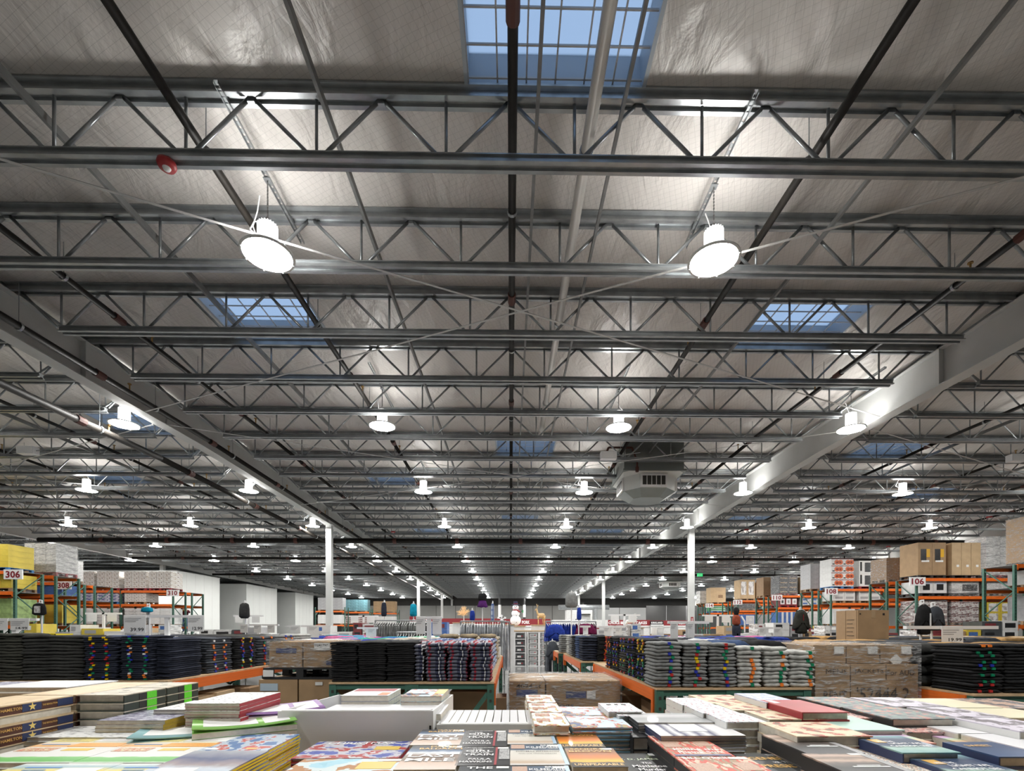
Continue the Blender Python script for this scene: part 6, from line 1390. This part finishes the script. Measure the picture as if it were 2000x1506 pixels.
MB().lathe([(.0, .0), (.15, .0), (.15, .02), (.08, .03), (.08, .13), (0, .14)], 16, c=(0, 0, .80)).build('hat', mat('hat_navy', (.02, .025, .07), .6), t); MB().lathe([(.083, .03), (.085, .03), (.085, .055), (.083, .055)], 16, c=(0, 0, .80)).build('hat_band', INK_R, t)
MB().lathe([(.10, -.02), (.13, 0), (.10, .025)], 16, c=(0, 0, .60)).build('scarf', INK_R, t); MB().tube((.06, -.11, .60), (.17, -.12, .52), .03, 8).build('scarf_end', INK_R, t)
for q in range(3): ball('button', (.03, -.2 + .02 * q, .12 + q * .13), .016, BLACKP, t)
for q in (-1, 1): ball('eye', (q * .04, -.108, .73), .014, BLACKP, t)
MB().tube((0, -.11, .70), (0, -.2, .69), .018, 8, r2=.003).build('nose', ORANGE, t); MB().tube((.16, -.02, .5), (.3, -.05, .6), .012, 6).build('arm', BLACKP, t); MB().box(.24, .30, -.07, -.02, .50, .60).build('green_mitten', GRC, t)
def deer(label, px0, px1, py0, py1, D, m, flip):
    x, y = WD((px0 + px1) / 2, D); z = CZ + (HY - py1) * D / F; H = (py1 - py0) * D / F; L = (px1 - px0) * D / F
    t = thing('reindeer_figure', label, 'figure', (x, y, z)); f = flip
    def Q(u, v, w=0): return (f * u * L, w, v * H)
    bd = MB(); ring = [(-.34, .40, .075), (-.28, .44, .11), (-.1, .44, .12), (.1, .44, .115), (.2, .46, .1), (.26, .56, .065), (.30, .66, .05), (.31, .73, .05), (.38, .74, .045), (.47, .70, .025)]
    vs = []; n = 10
    for i, (u, v, r) in enumerate(ring):
        for k in range(n):
            a = 2 * PI * k / n; vert = (i < 5 or i > 7)
            vs.append((f * u * L + (0 if vert else r * H * math.cos(a) * .8), r * H * math.sin(a) * .8, v * H + (r * H * math.cos(a) if vert else 0)))
    fs = [(i * n + k, i * n + (k + 1) % n, (i + 1) * n + (k + 1) % n, (i + 1) * n + k) for i in range(len(ring) - 1) for k in range(n)] + [tuple(range(n)), tuple(range((len(ring) - 1) * n, len(ring) * n))]
    bd.add(vs, fs); bd.build('body', m, t, True)
    for u, kx in ((-.3, -.02), (-.22, .03), (.16, .03), (.22, -.02)):
        s = .05 if kx > 0 else -.05
        MB().tube(Q(u, .42, s), Q(u + kx, .22, s), .05 * H, 7, r2=.026 * H).tube(Q(u + kx, .22, s), Q(u, .0, s), .026 * H, 7, r2=.018 * H).build('leg', m, t, True)
    for s in (-1, 1):
        MB().path([Q(.32, .77, s * .02), Q(.27, .88, s * .06), Q(.34, 1.0, s * .08)], .012 * H, 6).path([Q(.28, .87, s * .055), Q(.20, .95, s * .08)], .010 * H, 6).build('antler', m, t)
        MB().tube(Q(.30, .77, s * .03), Q(.25, .80, s * .07), .018 * H, 6, r2=.004).build('ear', m, t)
    MB().tube(Q(-.36, .45), Q(-.41, .40), .02 * H, 6, r2=.006).build('tail', m, t)
    ped(x, y, z, 'white topped display plinth under the ' + label.split(' reindeer')[0] + ' reindeer')
deer('golden wicker reindeer standing beside the snowman', 1044, 1068, 1180, 1220, 19, GOLD, -1)
deer('white wire reindeer above the red far counter sign', 1217, 1246, 1198, 1226, 17, PALE, 1)
x, y = WD(906, 18); z0 = CZ + (HY - 1216) * 18 / F
ped(x, y, z0, 'white topped display plinth under the glowing twig tree')
t = thing('twig_tree', 'small golden twig tree above the bagged coats', 'tree', (x, y, z0)); MB().tube((0, 0, 0), (0, 0, .35), .02, 8, r2=.012).build('trunk', PALE, t); rg = random.Random(3)
GLT = mat('gold_twig', (.75, .5, .25), .5, emit=.15)
for q in range(44):
    a = rg.uniform(0, 2 * PI); e = rg.uniform(-.1, 1.45); r = rg.uniform(.2, .3); p = (0, 0, .24 + rg.random() * .12); m_ = (r * .6 * math.cos(a) * math.cos(e), r * .6 * math.sin(a) * math.cos(e), p[2] + r * .6 * math.sin(e)); e_ = (m_[0] * 1.7, m_[1] * 1.7, m_[2] + .1 * math.sin(e))
    MB().path([p, m_, e_], .006, 5).path([m_, (m_[0] * 1.25 + .05, m_[1] * 1.2, m_[2] + .08)], .005, 5).path([m_, (m_[0] * 1.3 - .05, m_[1] * 1.2, m_[2] + .05)], .005, 5).build('twig', GLT, t)
x, y = WD(980, 14.5); t = thing('snowflake_figure', 'white lit snowflake standing beside the bagged coats', 'figure', (x, y, CZ + (HY - 1219) * 14.5 / F))
for q in range(6):
    a = q * PI / 3 + PI / 2; d = (math.cos(a), math.sin(a)); mb = MB().bar((0, 0, .13), (d[0] * .15, 0, .13 + d[1] * .15), .02, .02)
    for s in (-1, 1): mb.bar((d[0] * .09, 0, .13 + d[1] * .09), (d[0] * .09 + .05 * math.cos(a + s * .8), 0, .13 + d[1] * .09 + .05 * math.sin(a + s * .8)), .016, .016)
    mb.build('snowflake_arm', GLW, t)
ped(x, y, CZ + (HY - 1219) * 14.5 / F, 'white topped display plinth under the snowflake')

# ------------------------------------------------------------------ far end: counters, red signs, plant room boxes
REDS = mat('counter_sign_red', (.22, .012, .018), .5)
def fascia(label, px0, px1, D, py0, py1, words, m=REDS, ik=INK_W):
    x0, y = WD(px0, D); x1, _ = WD(px1, D); z0 = CZ + (HY - py1) * D / F; z1 = CZ + (HY - py0) * D / F
    t = thing('counter_sign', label, 'sign', ((x0 + x1) / 2, y, 0)); w = (x1 - x0) / 2
    MB().box(-w, w, 0, .3, z0, z1).build('sign_board', m, t); MB().box(-w, w, .05, 3, 0, z0 - .02).build('counter_base', WC, t); MB().box(-w, w, -.05, .3, z0 - .12, z0).build('light_strip', WHITE, t)
    for px, s, wpx in words:
        xx, _ = WD(px, D); text('sign_letters', s, ik, t, (xx - (x0 + x1) / 2, -.01, (z0 + z1) / 2), wpx * D / F, (z1 - z0) * .5, FRONT, .03)
fascia('long red sign reading USDA CHOICE BEEF and CAKES', 1152, 1270, 56, 1211, 1222, [(1198, 'USDA CHOICE BEEF', 52), (1253, 'CAKES', 22)])
fascia('red sign with the black KIRKLAND panel', 1271, 1345, 56.5, 1212, 1222, [(1330, 'BAKERY', 18)])
fascia('black KIRKLAND panel set in the red sign', 1271, 1296, 55.9, 1213, 1220, [(1283, 'KIRKLAND', 22)], BLACKP)
fascia('red sign reading PORK behind the snowman', 985, 1075, 56, 1209, 1222, [(1027, 'PORK', 15)])
fascia('red sign behind the twig tree', 850, 980, 57, 1208, 1219, [])
fascia('red sign behind the turquoise jacket', 800, 848, 55, 1204, 1214, [])
for i, (px0, px1, D, py0, m, lab) in enumerate(((700, 1155, 68, 1183, WALL_G, 'long grey cold store wall behind the red signs'), (1158, 1262, 62, 1187, mat('cold_room_grey', (.30, .31, .31), .5), 'pale grey cold room box above the beef sign'), (1262, 1420, 66, 1183, WALL_DK, 'dark curtain wall right of the cold room'))):
    x0, y = WD(px0, D); x1, _ = WD(px1, D); z = CZ + (HY - py0) * D / F
    t = thing('cold_store_wall', lab, 'wall', ((x0 + x1) / 2, y, 0), kind='structure'); w = (x1 - x0) / 2
    MB().box(-w, w, 0, .4, 0, z).build('wall_body', m, t); n = int((x1 - x0) / 2.5)
    for q in range(1, n): ubox('panel_joint', GRILL if i != 2 else GC, t, -w + 2 * w * q / n - .03, -w + 2 * w * q / n + .03, -.02, 0, 0, z)
# white stairs and machinery by the vest
x, y = WD(1130, 50); t = thing('refrigeration_unit', 'white refrigeration units and ducts above the beef counter', 'machine', (x, y, 0))
MB().box(-2.6, 3.0, 0, 2, 0, CZ + .9).build('support_room', WC, t); MB().box(-1.2, 1.4, 0, 1.5, CZ + .9, CZ + 1.9).build('unit_case', WC, t); MB().lathe([(0, 0), (.5, 0), (.5, .1), (0, .1)], 16, c=(.7, -.1, CZ + 1.4)).build('fan_guard', GRILL, t); MB().tube((-2, .5, CZ + 2.2), (3.2, .5, CZ + 2.2), .25, 12).tube((1.8, .5, CZ + .9), (1.8, .5, CZ + 2.2), .2, 12).build('duct', STEEL, t)
for q, (px, col) in enumerate(((976, 0), (1024, 1))):
    x, y = WD(px, 60); t = thing('striped_pillar', 'thin %s pillar with bright bands before the grey cold wall' % ['first', 'second'][q], 'pillar', (x, y, 0), kind='structure'); MB().tube((0, 0, 0), (0, 0, 5.0), .16, 10).build('shaft', BLACKP, t); MB().tube((0, 0, 2.7), (0, 0, 4.2), .175, 10).build('bright_band', RIM, t)
# distant racks at the far end on the cooler side
for q, (px, D) in enumerate(((616, 46), (668, 49), (725, 52))):
    x, y = WD(px, D); rack('distant orange and green rack beyond the coolers, %s of three' % ORD(q), x, y, 1, 2.75, [1.6, 2.9], 1, None, double=False)
    for k, (lv, m, nm) in enumerate(((2.96, [GC, TC, BROWN][q], ['grey', 'teal', 'brown'][q]), (1.66, [WC, MARP, WC][q], ['white', 'maroon', 'pale'][q]))):
        load(x + 1.37, y + .03, lv, 2.3, .95, 1.25 if k == 0 else .95, 3, 4, m, nm + ' case', '%s level of the %s distant rack' % (['top', 'lower'][k], ORD(q)), 'wood')
# tray displays at the head of the aisle
def trays(label, px0, px1, D, ztop, n, m, lab2):
    x0, y = WD(px0, D); x1, _ = WD(px1, D); t = thing('tray_display', label, 'display', ((x0 + x1) / 2, y, 0)); w = (x1 - x0) / 2
    for X in (-w, w): ubox('side_upright', WHITE, t, X - .02, X + .02, 0, .5, 0, ztop)
    for k in range(n + 1): ubox('shelf', WHITE, t, -w, w, 0, .5, k * ztop / n - .02 if k else 0, k * ztop / n if k else .02)
    for k in range(n):
        carton('product_tray', '%s, %s shelf up' % (lab2, ORD(k)), (x0 + x1) / 2, y + .27, k * ztop / n + .021, 2 * w - .1, .42, ztop / n * .72, m, lab2, prints=[('product_label', LABEL if m is not WC else GC, .15, .6, .25, .6), ('red_mark', INK_R, .65, .8, .3, .6)])
trays('first black tray display at the head of the aisle', 990, 1002, 17, 1.18, 5, DKC, 'black product tray on the first display'); trays('second black tray display at the head of the aisle', 1005, 1027, 17, 1.18, 5, DKC, 'black product tray on the second display')
trays('white tray display beside the blue fleeces', 1031, 1052, 17, 1.18, 6, WC, 'white product tray beside the blue fleeces'); trays('narrow white tray display behind the blue fleeces', 1054, 1066, 17, 1.18, 6, WC, 'white product tray behind the blue fleeces')
t = thing('display_counter', 'long wooden counter top over the tray displays', 'counter', WD(1028, 17.62) + (0,)); MB().box(-.75, .9, 0, .9, 1.2, 1.24).build('counter_top', WOOD, t); MB().box(-.72, .87, .1, .8, 0, 1.2).build('counter_body', WC, t)
# low stacks of goods that fill the store between the tables and the racks
rg = random.Random(21); names = {a.name: b_ for a, b_ in ((WC, 'white'), (GC, 'grey'), (BROWN, 'brown'), (DKC, 'black'), (BC, 'blue'), (RC, 'maroon'), (YC, 'yellow'), (GREY_W, 'silvery'), (PIC, 'white patterned'), (BROWN_L, 'tan'), (TC, 'teal'), (PUR, 'purple'), (BROWN_D, 'dark brown'))}
ZONES = [((40, 260), 13.0, 'yellow and white row near the crates', [YC, WC, GC, WC]), ((150, 330), 16.5, 'silvery row below the long rack', [WC, GREY_W, WC, BROWN_L]), ((385, 530), 15.5, 'black and white row before the coolers', [WC, GREY_W, DKC, GC, WC]), ((540, 650), 14.5, 'row of white goods by the tall column', [WC, GREY_W, WC, BC]),
         ((655, 735), 16.0, 'row beside the grey rail', [WC, RC, PIC, WC, PUR]), ((840, 905), 16.0, 'row under the twig tree', [BC, WC, RC, WC]), ((1165, 1300), 14.5, 'row behind the black tagged piles', [WC, PIC, GREY_W, BROWN, WC]), ((1280, 1345), 17.0, 'brown row before the beef sign', [BROWN_D, BROWN, BROWN]),
         ((1350, 1500), 15.0, 'tan and silvery row by the mannequin', [GREY_W, BROWN, BROWN_L, WC, PIC]), ((1470, 1630), 16.5, 'television row by the olive parka', [WC, PIC, WC, GC, BROWN]), ((1730, 2000), 13.5, 'coffee maker row under the 19.99 card', [DKC, WC, PIC, RC, BROWN, YC]), ((1560, 1760), 20, 'maroon and yellow row past the parka', [WC, RC, YC, GC]), ((1080, 1180), 22, 'row past the maroon fleeces', [WC, GC, WC, BC])]
for zi, ((pa, pb), D, where, ms) in enumerate(ZONES):
    xa, y = WD(pa, D); xb, _ = WD(pb, D); x = xa; i = 0
    tb = thing('display_podium', 'low white display base under the ' + where, 'display', ((xa + xb) / 2, y, 0)); MB().box(-(xb - xa) / 2, (xb - xa) / 2, 0, .8, 0, .72).build('base_body', WC, tb); MB().box(-(xb - xa) / 2 - .02, (xb - xa) / 2 + .02, -.02, .82, .72, .75).build('base_top', WOOD, tb)
    while x < xb - .2:
        w = min(rg.uniform(.3, .62), xb - x); nh = rg.randint(2, 3); z = .751; h0 = rg.uniform(.17, .26); m = ms[i % len(ms)]
        for k in range(nh):
            pr = [('front_print', [GC, P1, RC, BC, LABEL][rg.randint(0, 4)], .15, rg.uniform(.5, .85), .25, .75)]
            carton('goods_carton', '%s carton, %s along %s up, %s' % (names[m.name], ORD(i), ORD(k), where), x + w / 2, y + .38, z, w - .02, .6, h0, m, 'goods in the ' + where, prints=pr); z += h0 + .001
        x += w; i += 1
    if zi % 2 == 0:
        sx = (xa + xb) / 2; s_ = thing('sign_stand', 'white price sign stand over the ' + where, 'sign stand', (sx, y + .82, .0)); MB().box(-.03, .03, .0, .04, 0, 1.75).build('post', WHITE, s_); MB().box(-.5, .5, .0, .04, 1.70, 1.75).build('cross_bar', WHITE, s_)
        for q in (-.3, .25): ubox('sign_card', CARD_W, s_, q - .13, q + .13, -.012, -.002, 1.5, 1.7)
# yellow crates
for i, px in enumerate((40, 62, 84, 106)):
    x, y = WD(px + 10, 10.0); t = thing('produce_crate', 'yellow plastic crate, %s along before the 300s racks' % ORD(i), 'crate', (x, y, 1.0), 0, 'yellow crates'); w = .1
    mb = MB().box(-w, w, -.2, -.19, .0, .05).box(-w, w, .19, .2, 0, .05).box(-w, -w + .01, -.2, .2, 0, .2).box(w - .01, w, -.2, .2, 0, .2).box(-w, w, -.2, .2, 0, .01).box(-w, w, -.2, -.19, .15, .2); mb.build('crate_body', mat('crate_yellow', (.75, .6, .02), .4), t)
    MB().box(-w + .02, w - .02, -.17, .17, .02, .14).build('red_pack', RC, t)
t = thing('display_podium', 'low brown display base under the yellow crates', 'display', WD(83, 10.0) + (0,)); MB().box(-.62, .62, -.3, .3, 0, .97).build('base_body', BROWN_D, t); MB().box(-.64, .64, -.32, .32, .97, .999).build('base_top', WOOD, t)
